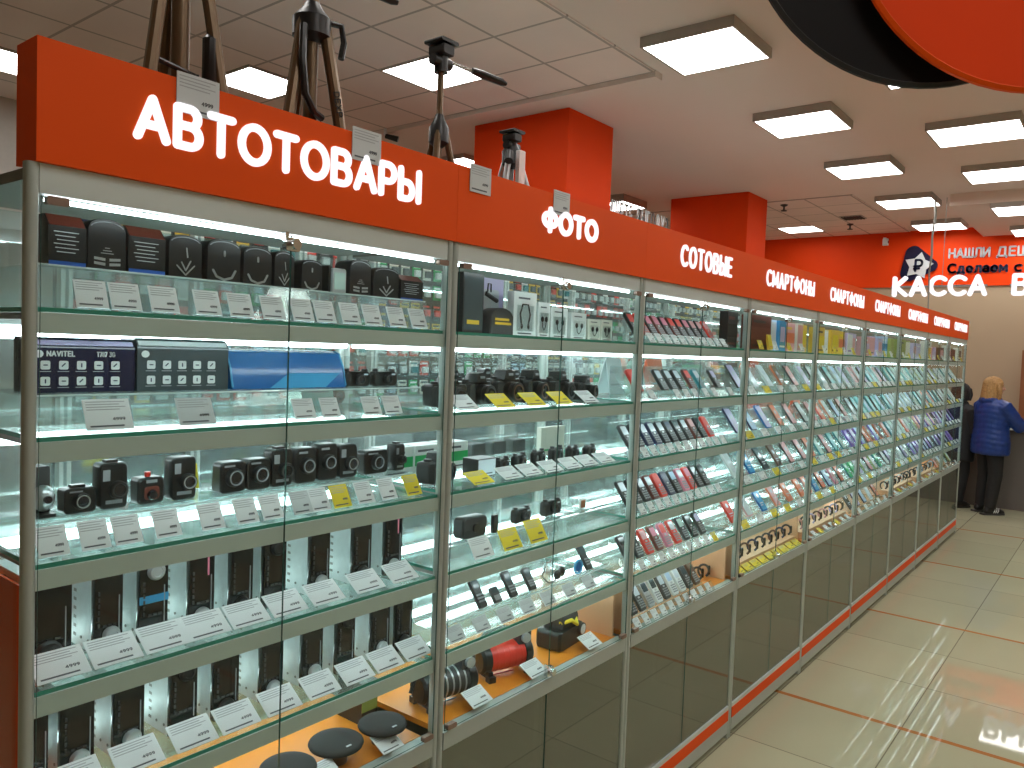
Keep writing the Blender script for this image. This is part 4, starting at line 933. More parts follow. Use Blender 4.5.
for i, (x, c, h, l) in enumerate([(1.265, 'black', .10, 'black remote handset leaning, leftmost on fifth shelf of ФОТО case'), (1.335, 'charcoal', .05, 'short dark handset leaning, second on fifth shelf'), (1.413, 'black', .085, 'black handset leaning, third on fifth shelf of ФОТО case'), (1.511, 'black', .075, 'black handset leaning left of the headset'), (1.846, 'black', .095, 'thin black handset leaning at right of blue reel')]):
    t = empty('handset'); m = MB(); m.rbox(.034, h, -.012, 0, .006, 0, ch=.002); m.build('body', [c], t)
    m = MB(); m.rbox(.024, h * .3, -.013, -.01, .002, 0, 0, h * .75); m.build('display', ['greyscreen'], t)
    m = MB(); [m.rbox(.008, .006, -.0135, -.01, .002, 0, -.01 + .01 * (k % 3), h * (.2 + .1 * (k // 3))) for k in range(9)]; m.build('buttons', ['key'], t)
    tag(place(t, (x, .085, z + .041), (R(-35), 0, 0)), l, 'handset', 'handsets on fifth shelf of ФОТО case')
t = empty('headset'); tag(place(t, (1.631, .085, z + .0405)), 'black wired headset on fifth shelf of ФОТО case', 'headset')
m = MB(); m.tube([(-.05, 0, .07), (-.055, .01, .03), (-.03, .0, .006), (.0, .0, .004), (.02, 0, .02)], .0022, 6); m.build('wire', ['black'], t)
m = MB(); m.ell((.02, 0, .024), (.016, .012, .016)); m.ell((.045, .0, .03), (.013, .012, .018)); m.cyl((.02, 0, .024), (.045, 0, .04), .006, n=8); m.build('ear_cups', ['black'], t)
t = empty('cable_reel'); tag(place(t, (1.778, .085, z + .0405)), 'small blue cable reel on fifth shelf of ФОТО case', 'cable reel')
m = MB(); m.tube([(.022 * math.cos(R(q)), 0, .026 + .022 * math.sin(R(q))) for q in range(0, 360, 30)], .0045, 8, 0, True); m.build('coil', ['skyblue'], t); m = MB(); m.lathe([(.016, -.003), (.016, .003), (0, .003)], (0, 0, .026), 16, 0, 'y'); m.build('hub', ['blue'], t)
for i, x in enumerate((1.10, 1.21, 1.32, 1.43, 1.54, 1.66, 1.78)):
    put_card((x, .028, z + .003), .062, .045, 'grey', .65, 'light grey price card, %s from left on fifth shelf of ФОТО case' % ORD[i], 'price cards in the ФОТО case')
for x, y, kd, rz, lab in ((1.16, .13, 0, -12, 'grey tyre compressor at the post, leftmost on amber board'), (1.435, .135, 1, -18, 'red tyre compressor with black ends on amber board'), (1.77, .145, 2, 5, 'black tyre compressor with yellow coiled hose on amber board')):
    tag(place(compressor(kd), (x, y, ZF), (0, 0, R(rz))), lab, 'compressor', 'tyre compressors')
for i, (x, l) in enumerate(((1.20, 'before the grey compressor'), (1.475, 'before the red compressor'), (1.80, 'before the black compressor'))):
    put_card((x, .014, ZF + .014), .085, .06, 'white', 1.05, 'white price card lying %s' % l, 'price cards before the compressors')

# cartons stored behind the grey cabinet doors
for x, w, h, l in ((1.17, .2, .33, 'pale carton behind grey cabinet door under ФОТО case, left one'), (1.38, .13, .27, 'pale carton behind grey cabinet door under ФОТО case, right one'), (2.15, .10, .22, 'dim carton behind grey cabinet door under СОТОВЫЕ case')):
    tag(place(carton(w, h, .2, ['paper_grey' if x < 2 else 'violet', 'cream', 'ink'], 2), (x, .10, .1505)), l, 'box', 'cartons in the cabinets')

# ================================================================ stock: СОТОВЫЕ and СМАРТФОНЫ cases
def slope(x0, x1, z, label, y0=.058, y1=.146, h=.125):
    # tilted clear rack that phones lean on, with a front lip for the cards
    t = tag(empty('acrylic_rack', ((x0 + x1) / 2, y0, z)), label, 'display stand', 'clear acrylic phone racks'); w = (x1 - x0) / 2; e = .004
    m = MB(); m.extr([(0, .0005), (y1 - y0, h), (y1 - y0 + e, h - e), (e * 1.3, .0005)], -w, w, 0, 'x'); m.build('tilted_sheet', ['acrylic'], t, 0)
    m = MB(); m.box((-w, y1 - y0 + .0005, .0005), (w, y1 - y0 + e, h - e)); m.build('rear_leg', ['acrylic'], t, 0)
    m = MB(); m.extr([(-.052, .0005), (-.028, .036), (-.025, .036), (-.048, .0005)], -w, w, 0, 'x'); m.extr([(-.028, .033), (.006, .004), (.008, .007), (-.025, .036)], -w, w, 0, 'x'); m.build('front_lip', ['acrylic'], t, 0)
    q = (y1 - y0) / h; m = MB(); m.extr([(.017 * q, .017), (.017 * q - .014, .017 + .014 * q), (.017 * q - .014, .019 + .014 * q), (.019 * q, .020)], -w, w, 0, 'x'); m.build('ledge', ['acr_edge'], t, 0)
    return math.atan2(y1 - y0, h), y0
CN = {'black': 'black', 'navy': 'navy blue', 'red': 'red', 'charcoal': 'dark grey', 'white': 'white', 'teal': 'teal', 'maroon': 'maroon', 'blue': 'blue', 'gold': 'gold', 'silver': 'silver', 'rose': 'rose', 'lilac': 'lilac', 'violet': 'violet', 'sky': 'pale blue', 'aqua': 'aqua', 'coral': 'orange red', 'pink': 'pink', 'green': 'green', 'brown': 'brown', 'skyblue': 'bright blue', 'darkred': 'dark red', 'cream': 'cream', 'screen_w': 'pale', 'yellow': 'yellow', 'lime': 'olive green', 'greyscreen': 'slate', 'navyscreen': 'navy', 'mint': 'mint', 'paper_grey': 'grey', 'key': 'grey', 'black_gloss': 'black'}
def phone_row(k, si, items, z=None, cards=True, shelfname=None, yellow=(), wcard=.042, kind='keypad', xend=None):
    # items: (x in case, body colour, screen colour)
    z = ZS[si] if z is None else z; sn = shelfname or F1[si]
    a, y0 = slope(k + (.04 if si < 5 else .062), k + (xend or (.96 if si < 5 else .938)), z, 'clear acrylic rack on %s shelf of %s case' % (sn, CASES[k]))
    for i, it in enumerate(items):
        x, c, scr = it[:3]
        if kind == 'keypad': t = inst(('kp', c, scr), keypad_phone, c, scr); nm = 'keypad phone'
        else: t = inst(('sp', c, scr), smartphone, c, scr); nm = 'phone'
        off = .0028
        sl = .024
        place(t, (k + x, y0 - off * math.cos(a) + sl * math.sin(a) + .001, z + off * math.sin(a) + sl * math.cos(a)), (-a, 0, 0))
        if c == scr: d = CN[c]
        else: d = '%s %s with %s screen' % (CN[c], '', CN[scr])
        d = ('%s %s' % (CN[c], nm)) + ('' if c == scr else ', %s screen' % CN[scr])
        tag(t, '%s, %s from left on %s shelf of %s case' % (d, ORD[i], sn, CASES[k]), 'phone', 'phones in the %s case' % CASES[k])
    if cards:
        for i, it in enumerate(items):
            kk = 'yellow' if i in yellow else 'white'
            put_card((k + it[0] + .004, y0 - .052, z + .004), wcard, .041, kk, .62, '%s price card, %s from left on %s shelf of %s case' % (kk, ORD[i], sn, CASES[k]), 'price cards in the %s case' % CASES[k])
def xs(n, a=.08, b=.92): return [a + (b - a) * i / (n - 1) for i in range(n)]
# third case, six rows of small phones
cy = lambda L, n: [L[i % len(L)] for i in range(n)]
phone_row(2, 0, [(x, c, s) for x, (c, s) in zip(xs(11, .10, .76), [('black', 'red'), ('red', 'red'), ('black', 'pink'), ('darkred', 'pink'), ('black', 'pink'), ('maroon', 'red'), ('black', 'red'), ('black', 'pink'), ('charcoal', 'rose'), ('black', 'rose'), ('red', 'rose')])], xend=.81)
t = carton(.11, .165, .04, ['black', 'black_matt', 'darkred'], 1); tag(place(t, (2.918, .045, ZS[0] + .0005)), 'large black carton at right end of top shelf in СОТОВЫЕ case', 'box')
phone_row(2, 1, [(x, c, s) for x, (c, s) in zip([.13, .34, .42, .50, .60, .69, .86], [('red', 'red'), ('black', 'screen_w'), ('charcoal', 'screen_w'), ('black', 'screen_w'), ('maroon', 'red'), ('teal', 'screen_w'), ('charcoal', 'lilac')])])
for x, c, w, h, l in ((2.36, 'paper_grey', .12, .15, 'tall grey folded card, left one behind phones on second shelf of СОТОВЫЕ case'), (2.55, 'mint', .11, .14, 'mint folded card in middle behind phones on second shelf'), (2.72, 'coral', .14, .15, 'orange red folded card at right behind phones on second shelf')):
    tag(place(flip_stand(c, w, h), (x, .30, ZS[1] + .0005)), l, 'card', 'folded cards behind phones')
phone_row(2, 2, [(x, c, s) for x, (c, s) in zip(xs(11, .09, .80), [('black', 'screen_w'), ('black', 'navy'), ('navy', 'screen_w'), ('navy', 'screen_w'), ('black', 'screen_w'), ('black', 'navy'), ('black', 'greyscreen'), ('charcoal', 'screen_w'), ('darkred', 'rose'), ('black', 'greyscreen'), ('red', 'red')])])
phone_row(2, 3, [(x, c, s) for x, (c, s) in zip(xs(11, .09, .78), [('black', 'screen_w'), ('black', 'screen_w'), ('black', 'screen_w'), ('maroon', 'screen_w'), ('red', 'red'), ('navy', 'navy'), ('black', 'sky'), ('pink', 'screen_w'), ('red', 'pink'), ('black', 'screen_w'), ('black', 'greyscreen')])])
phone_row(2, 4, [(x, c, s) for x, (c, s) in zip(xs(9, .11, .76), [('black', 'black_gloss'), ('charcoal', 'greyscreen'), ('red', 'rose'), ('darkred', 'pink'), ('pink', 'red'), ('red', 'screen_w'), ('charcoal', 'mint'), ('black', 'greyscreen'), ('charcoal', 'lilac')])], yellow=(8,))
phone_row(2, 5, [(x, c, s) for x, (c, s) in zip(xs(10, .09, .72), [('violet', 'screen_w'), ('black', 'screen_w'), ('charcoal', 'screen_w'), ('silver', 'greyscreen'), ('white', 'greyscreen'), ('charcoal', 'screen_w'), ('white', 'sky'), ('white', 'screen_w'), ('charcoal', 'greyscreen'), ('brown', 'brown')])], z=ZF, shelfname='bottom', xend=.78)
# smartphone cases
POOL = {
 3: [[('charcoal', 'lilac'), ('white', 'screen_w'), ('white', 'paper_grey'), ('coral', 'brown'), ('charcoal', 'rose')], [('navy', 'lilac'), ('navy', 'sky'), ('blue', 'lilac'), ('brown', 'coral'), ('charcoal', 'rose')], [('white', 'paper_grey'), ('blue', 'skyblue'), ('black', 'greyscreen'), ('brown', 'brown'), ('charcoal', 'rose')], [('red', 'red'), ('rose', 'paper_grey'), ('blue', 'skyblue'), ('coral', 'rose'), ('coral', 'coral')]],
 4: [[('white', 'lilac'), ('charcoal', 'paper_grey'), ('white', 'screen_w'), ('charcoal', 'aqua'), ('white', 'sky')], [('charcoal', 'paper_grey'), ('brown', 'rose'), ('red', 'coral'), ('coral', 'paper_grey'), ('charcoal', 'sky')], [('charcoal', 'rose'), ('brown', 'coral'), ('teal', 'mint'), ('charcoal', 'rose'), ('teal', 'aqua')], [('coral', 'coral'), ('rose', 'coral'), ('blue', 'skyblue'), ('black', 'coral'), ('navy', 'sky'), ('pink', 'rose')]],
 5: [[('white', 'rose'), ('rose', 'paper_grey'), ('charcoal', 'lilac'), ('teal', 'aqua'), ('white', 'aqua')], [('charcoal', 'screen_w'), ('charcoal', 'aqua'), ('aqua', 'aqua'), ('aqua', 'sky'), ('teal', 'aqua')], [('violet', 'violet'), ('violet', 'lilac'), ('violet', 'sky'), ('brown', 'coral'), ('coral', 'darkred')], [('teal', 'green'), ('green', 'green'), ('white', 'lilac'), ('lime', 'paper_grey'), ('charcoal', 'rose')]],
 6: [[('aqua', 'mint'), ('teal', 'aqua'), ('white', 'mint'), ('white', 'mint')], [('teal', 'aqua'), ('white', 'sky'), ('white', 'paper_grey'), ('white', 'screen_w')], [('coral', 'rose'), ('teal', 'teal'), ('white', 'mint'), ('white', 'paper_grey')], [('charcoal', 'paper_grey'), ('navy', 'lilac'), ('white', 'mint'), ('white', 'screen_w')]],
 7: [[('white', 'lime'), ('white', 'mint'), ('charcoal', 'screen_w'), ('white', 'lime')], [('white', 'mint'), ('teal', 'aqua'), ('charcoal', 'mint'), ('white', 'coral')], [('white', 'lime'), ('rose', 'coral'), ('violet', 'rose'), ('lilac', 'sky')], [('violet', 'sky'), ('navy', 'violet'), ('violet', 'lilac'), ('navy', 'sky')]],
 8: [[('white', 'paper_grey'), ('white', 'mint'), ('teal', 'mint')], [('teal', 'mint'), ('charcoal', 'screen_w'), ('white', 'paper_grey')], [('navy', 'violet'), ('violet', 'sky'), ('navy', 'lilac')], [('navy', 'sky'), ('violet', 'violet'), ('navy', 'violet')]]}
for k, rows in POOL.items():
    for r, row in enumerate(rows):
        row = row + [row[(q * 2 + r) % len(row)] for q in range((0, 1, 2, 3, 3, 3)[k - 3])]; n = len(row); xx = xs(n, .11, .90)
        phone_row(k, r + 1, [(x, c, s) for x, (c, s) in zip(xx, row)], kind='smart', yellow=((0, 2, 3), (1, 3), (0, 2), (1, 4), (0,), (2,))[(k + r) % 6], wcard=.078)
# top shelf: upright phone cartons
TOPS = {3: [('maroon', 'darkred', 'black', .26, .165), ('sky', 'screen_w', 'white', .10, .155), ('skyblue', 'lilac', 'white', .10, .155), ('rose', 'coral', 'gold', .16, .15), ('cream', 'rose', 'gold', .09, .155), ('gold', 'yellow', 'cream', .09, .15)],
        4: [('gold', 'yellow', 'black', .13, .15), ('cream', 'white', 'ink', .09, .14), ('gold', 'yellow', 'brown', .16, .145), ('gold', 'coral', 'yellow', .13, .145), ('lilac', 'white', 'violet', .12, .14), ('lilac', 'rose', 'violet', .10, .14)],
        5: [('rose', 'lilac', 'white', .13, .13), ('lilac', 'rose', 'ink', .16, .14), ('lilac', 'rose', 'white', .12, .13), ('sky', 'skyblue', 'white', .16, .15), ('lime', 'lime', 'cream', .12, .14)],
        6: [('lime', 'lime', 'ink', .22, .145), ('lime', 'cream', 'lime', .16, .14), ('lilac', 'rose', 'white', .14, .13), ('lilac', 'lilac', 'white', .14, .13)],
        7: [('cream', 'gold', 'ink', .24, .16), ('rose', 'lilac', 'white', .16, .12), ('brown', 'rose', 'ink', .20, .12)],
        8: [('cream', 'rose', 'brown', .2, .15), ('brown', 'maroon', 'rose', .22, .12), ('cream', 'brown', 'ink', .2, .14)]}
for k, row in TOPS.items():
    tot = sum(r[3] for r in row); gap = max(.004, (.845 - tot) / (len(row) - 1)); x = .125
    for i, (c, p, q, w, h) in enumerate(row):
        tag(place(carton(w, h, .05, [c, p, q], (1, 0, 2)[i % 3], 'phone_carton'), (k + x + w / 2, .040 + .012 * (i % 2), ZS[0] + .0005)), '%s phone carton, %s from left on top shelf of %s case' % (CN[c], ORD[i], CASES[k]), 'box', 'phone cartons in the %s case' % CASES[k])
        x += w + gap
    for i in range(4):
        put_card((k + .20 + .2 * i, .012, ZS[0] + .003), .055, .045, 'yellow' if (i + k) % 2 else 'white', .35, '%s price card, %s from left on top shelf of %s case' % ('yellow' if (i + k) % 2 else 'white', ORD[i], CASES[k]), 'price cards in the %s case' % CASES[k])
t = carton(.05, .075, .012, ['gold', 'yellow', 'coral'], 0, 'phone_carton'); tag(place(t, (3.345, .018, ZS[0] + .004), (R(-12), 0, 0)), 'small gold card leaning before the maroon carton', 'box')
# bottom compartments: smart bands and more
def band_board(k, label, x0=.062, x1=.938):
    t = tag(empty('band_board', (k, .048, ZF + .0005)), label, 'display stand', 'stepped boards for smart bands')
    m = MB(); m.box((x0, 0, 0), (x1, .075, .040)); m.build('step', ['peach_board'], t, 0)
    m = MB(); m.extr([(.08, 0), (.20, .11), (.20, .104), (.087, 0)], x0, x1, 0, 'x'); m.build('tilted_board', ['peach_board'], t, 0)
for k, cols, n in ((3, ['black', 'charcoal', 'brown', 'navy'], 9), (4, ['rose', 'charcoal', 'lilac', 'brown'], 8), (6, ['black', 'white', 'charcoal'], 7), (7, ['black', 'charcoal', 'sky'], 6)):
    band_board(k, 'stepped peach board of smart bands at bottom of %s case' % CASES[k])
    for i in range(n):
        x = .10 + i * .80 / (n - 1); c = cols[i % len(cols)]
        t = inst(('band', c), smart_band, c); place(t, (k + x, .086, ZF + .0435), (0, 0, R(25)))
        tag(t, '%s smart band, %s from left at bottom of %s case' % (CN[c], ORD[i], CASES[k]), 'smart band', 'smart bands in the %s case' % CASES[k])
        put_card((k + x, .010, ZF + .003), .084 if k == 3 else .055, .044 if k == 3 else .04, 'yellow' if k == 3 or i % 3 == 2 else 'white', 1.0, '%s price card, %s from left at bottom of %s case' % ('yellow' if k == 3 or i % 3 == 2 else 'white', ORD[i], CASES[k]), 'price cards in the %s case' % CASES[k])
for i, c in enumerate(('black', 'charcoal')):
    t = inst(('band', c), smart_band, c); place(t, (2.85 + .07 * i, .13, ZF + .0005), (0, 0, R(30))); tag(t, '%s smart band standing %s at right end of СОТОВЫЕ bottom shelf' % (CN[c], ('left', 'right')[i]), 'smart band', 'smart bands by the СОТОВЫЕ case end')
phone_row(5, 5, [(x, c, s) for x, (c, s) in zip(xs(5, .15, .85), [('charcoal', 'greyscreen'), ('navy', 'lilac'), ('navy', 'sky'), ('white', 'screen_w'), ('charcoal', 'coral')])], z=ZF, shelfname='bottom', kind='smart', wcard=.06)
phone_row(8, 5, [(x, c, s) for x, (c, s) in zip(xs(4, .15, .85), [('coral', 'rose'), ('white', 'sky'), ('white', 'aqua'), ('lime', 'mint')])], z=ZF, shelfname='bottom', kind='smart', wcard=.06)
# folded cards behind the smartphones
for k, z, c, x, l in ((3, ZS[1], 'brown', .62, 'brown'), (3, ZS[1], 'coral', .80, 'orange red'), (4, ZS[2], 'coral', .68, 'orange red'), (6, ZS[1], 'mint', .72, 'mint'), (7, ZS[1], 'navy', .5, 'navy')):
    tag(place(flip_stand(c, .13, .14), (k + x, .30, z + .0005)), '%s folded card behind phones in %s case%s' % (l, CASES[k], ' on third shelf' if z == ZS[2] else ' on second shelf'), 'card', 'folded cards behind phones')

# ================================================================ on top of the showcases
TOPZ = 2.0552
def tripod(label, x, y, zl, top, spread, rl, tube, legs, head, cr=None, cb=None):
    t = tag(empty('camera_tripod', (x, y, TOPZ)), label, 'tripod', 'tripods on top of the cases')
    ap = zl - TOPZ
    for a in legs:
        m = MB(); e = Vector((spread * math.cos(R(a)), spread * math.sin(R(a)), .006)); s = Vector((rl * 2.2 * math.cos(R(a)), rl * 2.2 * math.sin(R(a)), ap))
        md = s.lerp(e, .62); m.cyl(s, md, rl * 1.15, rl * 1.1, 10, 0); m.cyl(md, e, rl * .8, rl * .75, 10, 0)
        lg = m.build('leg', [tube], t)
        m = MB(); m.cyl(e, (e.x, e.y, 0), rl * .9, rl * 1.1, 10); m.build('rubber_foot', ['black'], lg)
        m = MB(); m.cyl(md + Vector((0, 0, .015)), md - Vector((0, 0, .015)), rl * 1.35, n=10); m.build('leg_lock', ['black'], lg)
    m = MB(); m.lathe([(rl * 1.2, ap - .045), (rl * 3.4, ap - .03), (rl * 3.4, ap + .012), (rl * 1.9, ap + .035), (rl * 1.3, ap + .05)], n=16); m.build('leg_collar', ['black'], t)
    m = MB(); m.cyl((0, 0, cb if cb else ap - .22 if ap > .3 else ap * .3), (0, 0, top - TOPZ), cr if cr else rl * 1.05, n=14); m.build('centre_column', [tube], t)
    if head:
        h = empty('pan_head') if False else None
        m = MB(); z = top - TOPZ; k = head
        m.rbox(.05 * k, .03 * k, -.03 * k, .03 * k, .008 * k, 0, 0, z + .05 * k, .004); m.cyl((0, 0, z - .01), (0, 0, z + .04 * k), .02 * k, n=14); m.cyl((-.035 * k, 0, z + .02 * k), (.035 * k, 0, z + .02 * k), .016 * k, n=12); m.rbox(.07 * k, .010 * k, -.035 * k, .035 * k, .004, 0, 0, z + .072 * k)
        m.build('pan_head', ['black'], t)
        if head > .9:
            m = MB(); m.cyl((0.0, 0.0, z + .03), (.10, -.03, z + .02), .0035, n=8, m=1); m.tube([(.10, -.03, z + .02), (.13, -.039, z + .017), (.20, -.06, z + .010), (.215, -.065, z + .008)], [.009, .012, .011, .006], 10, 0); m.build('pan_handle', ['black', 'chrome'], t)
    return t, ap
# two large bronze tripods, their heads above the frame
t, ap = tripod('large bronze tripod standing behind А of АВТОТОВАРЫ, nearest the viewer', .378, .235, 2.68, 2.77, .125, .0125, 'bronze', (200, 330, 85), 1.1, .019, .07)
m = MB(); m.cyl((-.07, -.02, .30), (.03, -.02, .285), .006, n=8); m.cyl((.03, -.025, .285), (.0, 0, .285), .006, n=8); m.cyl((0, 0, .285), (.02, .06, .285), .006, n=8); m.build('spreader', ['black'], t)
m = MB(); m.tube([(.05, -.03, .50), (.05, -.03, .38), (.05, -.032, .37), (.05, -.033, .24), (.05, -.033, .23)], [.007, .007, .016, .017, .010], 10); m.build('pan_handle', ['black'], t)
t, ap = tripod('bronze tripod with black carry strap and lettered leg, second from left', .688, .20, 2.545, 2.65, .115, .0135, 'bronze', (192, 320, 85), 1.1, .0165, .07)
m = MB(); m.tube([(-.045, -.03, ap - .02), (-.05, -.035, ap - .10), (-.04, -.035, ap - .18), (-.01, -.03, ap - .215), (.02, -.02, ap - .22)], .009, 8); m.build('strap', ['black'], t)
m = MB(); m.tube([(.03, -.02, ap + .01), (.065, -.03, ap + .01), (.07, -.035, ap - .03), (.062, -.035, ap - .07)], .008, 8); m.build('lever', ['black'], t)
m = MB(); e = Vector((.115 * math.cos(R(320)), .115 * math.sin(R(320)), .006)); s = Vector((.0297 * math.cos(R(320)), .0297 * math.sin(R(320)), ap)); dv = (e - s).normalized()
yv = Vector((-.45, -.89, 0)); yv = (yv - dv * yv.dot(dv)).normalized(); xv = dv; zv = xv.cross(-yv)
b0 = s.lerp(e, .33) + yv * .0160 - zv * .006 
m.M = Matrix(((xv.x, -yv.x, zv.x, b0.x), (xv.y, -yv.y, zv.y, b0.y), (xv.z, -yv.z, zv.z, b0.z), (0, 0, 0, 1)))
text(m, 'DЕХР', 0, 0, .013, .0012, .0015, .058, .3, 0, 6); m.build('leg_lettering', ['black'], t, 0)
# slim tripod with raised column and pan handle
t, ap = tripod('slim bronze tripod with raised column and long pan handle, third from left', 1.135, .20, 2.395, 2.572, .10, .0085, 'bronze', (215, 325, 90), 1.0)
# small black and silver tripod
t, ap = tripod('small black and silver tripod in front of the nearer orange column', 1.468, .20, 2.40, 2.412, .135, .009, 'silver', (200, 315, 90), .85)
m = MB(); m.rbox(.03, .13, -.045, -.030, .004, 0, .0, .29); m.build('white_sleeve', ['white'], t)
m = MB(); m.cyl((-.035, -.02, ap + .0), (-.05, -.03, ap - .03), .014, n=12); m.build('lock_knob', ['black'], t)
# price cards hooked over the sign edge
for x, l in ((.283, 'first from left, over letters В and Т'), (.690, 'second from left, over the letters АР'), (1.084, 'third from left, between the words'), (1.460, 'fourth from left, above ФОТО')):
    put_card((x, -.0085, 2.193), .084, .072, 'grey', -.0, 'price card hooked on sign top, %s' % l, 'price cards on the sign', 'price_card')

# ================================================================ rear of the shop, seen through the glass
UX = [.95, 1.56, 2.18, 2.72, 3.36, 3.99, 4.87, 5.77, 6.67, 7.57, 8.47]
t = tag(empty('accessory_rack', (0, 2.20, 0)), 'long dark pegboard rack of accessories with white uprights, seen through the glass cases', 'rack')
m = MB(); m.box((UX[0], .10, .25), (UX[-1] + .06, .14, 2.62)); m.build('pegboard', ['charcoal'], t, 0)
for x in UX:
    m = MB(); m.box((x, .055, 0), (x + .018, .10, 2.66)); m.box((x + .032, .055, 0), (x + .05, .10, 2.66)); m.build('upright', ['white_board'], t, 0)
m = MB(); m.box((UX[0], -.22, .02), (UX[-1] + .06, .14, .25)); m.build('base_shelf', ['white_board'], t, 0)
m = MB(); m.box((UX[0], -.05, 2.66), (UX[-1] + .06, .14, 2.72)); m.build('canopy', ['white_board'], t, 0)
PK = []
for c, p in (('red', 'paper'), ('charcoal', 'paper_grey'), ('green', 'paper'), ('cream', 'ink'), ('navy', 'sky'), ('gold', 'ink'), ('black', 'red'), ('white', 'teal')):
    m = MB(); m.box((-.036, -.003, -.095), (.036, .003, 0), 0); m.rbox(.052, .042, -.022, -.003, .006, 1, 0, -.058, .003); m.box((-.028, -.0045, -.022), (.028, -.002, -.010), 1); PK.append((m.mesh('blister_pack', [c, p], 0), CN[c]))
ri = random.Random(3); rest = MB(); nind = 0
for k in range(len(UX) - 1):
    w0 = UX[k + 1] - UX[k] - .05; nq = int(w0 / .086)
    for r in range(10):
        z = 2.56 - r * .125
        for q in range(nq):
            pi = (k * 2 + (r // 2) * 3 + ri.randrange(3)) % len(PK); me, cn = PK[pi]
            loc = (UX[k] + .05 + w0 * (q + .5) / nq, 2.290, z)
            if 1 <= k <= 5 and 1 <= r <= 8 and nind < 300:
                o = bpy.data.objects.new('blister_pack', me); COL.objects.link(o); o.location = loc; nind += 1
                tag(o, 'small %s blister pack hanging on the rear pegboard behind the glass cases' % cn, 'blister pack', '%s blister packs on the rear rack' % cn)
            else:
                rest.M = Matrix.Translation(loc); rest.box((-.036, -.003, -.095), (.036, .003, 0), pi); rest.box((-.026, -.022, -.08), (.026, -.003, -.037), 8)
tag(rest.build('blister_packs', ['red', 'charcoal', 'green', 'cream', 'navy', 'gold', 'black', 'white', 'paper_grey'], None, 0), 'mixed blister packs on the outer bays of the rear pegboard rack', 'blister packs', None, 'stuff')

# ================================================================ people at the till
def fused(mb, name, mt, vox, parent=None, smooth=2, disp=None):
    me = bpy.data.meshes.new('raw'); me.from_pydata(mb.v, [], mb.f)
    bm = bmesh.new(); bm.from_mesh(me); bmesh.ops.remove_doubles(bm, verts=bm.verts, dist=1e-6); bmesh.ops.recalc_face_normals(bm, faces=bm.faces); bm.to_mesh(me); bm.free()
    o = bpy.data.objects.new('raw', me); COL.objects.link(o)
    r = o.modifiers.new('r', 'REMESH'); r.mode = 'VOXEL'; r.voxel_size = vox
    s = o.modifiers.new('s', 'SMOOTH'); s.factor = .5; s.iterations = smooth
    dg = bpy.context.evaluated_depsgraph_get(); dg.update()
    out = bpy.data.meshes.new_from_object(o.evaluated_get(dg)); bpy.data.objects.remove(o)
    if disp:
        nr = [v.normal.copy() for v in out.vertices]
        for v, n_ in zip(out.vertices, nr): v.co += n_ * disp(v.co)
    out.materials.clear(); out.materials.append(M[mt]); out.shade_smooth(); out.name = name
    q = bpy.data.objects.new(name, out); COL.objects.link(q)
    if parent is not None: q.parent = parent
    return q
def hand(mb, w, d, side):
    # palm and five bent fingers; w wrist, d pointing direction, side = direction of the thumb
    d = Vector(d).normalized(); sd = Vector(side); sd = (sd - d * sd.dot(d)).normalized(); up = d.cross(sd); up = up if up.z > 0 else -up
    w = Vector(w)
    mb.tube([w - d * .02, w + d * .01, w + d * .05, w + d * .085], [.024, .026, .030, .026], 10)
    mb.tube([w + d * .03 + sd * .018, w + d * .05 + sd * .022, w + d * .08 + sd * .020], [.018, .018, .014], 8); mb.tube([w + d * .03 - sd * .018, w + d * .05 - sd * .022, w + d * .08 - sd * .020], [.018, .018, .014], 8)
    for k, L in enumerate((.062, .072, .068, .052)):
        b = w + d * .075 + sd * (.026 - .0185 * k)
        mb.tube([b, b + d * L * .45 + up * .002, b + d * L * .75 - up * .010, b + d * L * .95 - up * .024], [.0095, .009, .0082, .0065], 8)
    b = w + d * .02 + sd * .026
    mb.tube([b, b + d * .022 + sd * .022, b + d * .05 + sd * .030 - up * .006, b + d * .066 + sd * .028 - up * .012], [.012, .0115, .010, .007], 8)
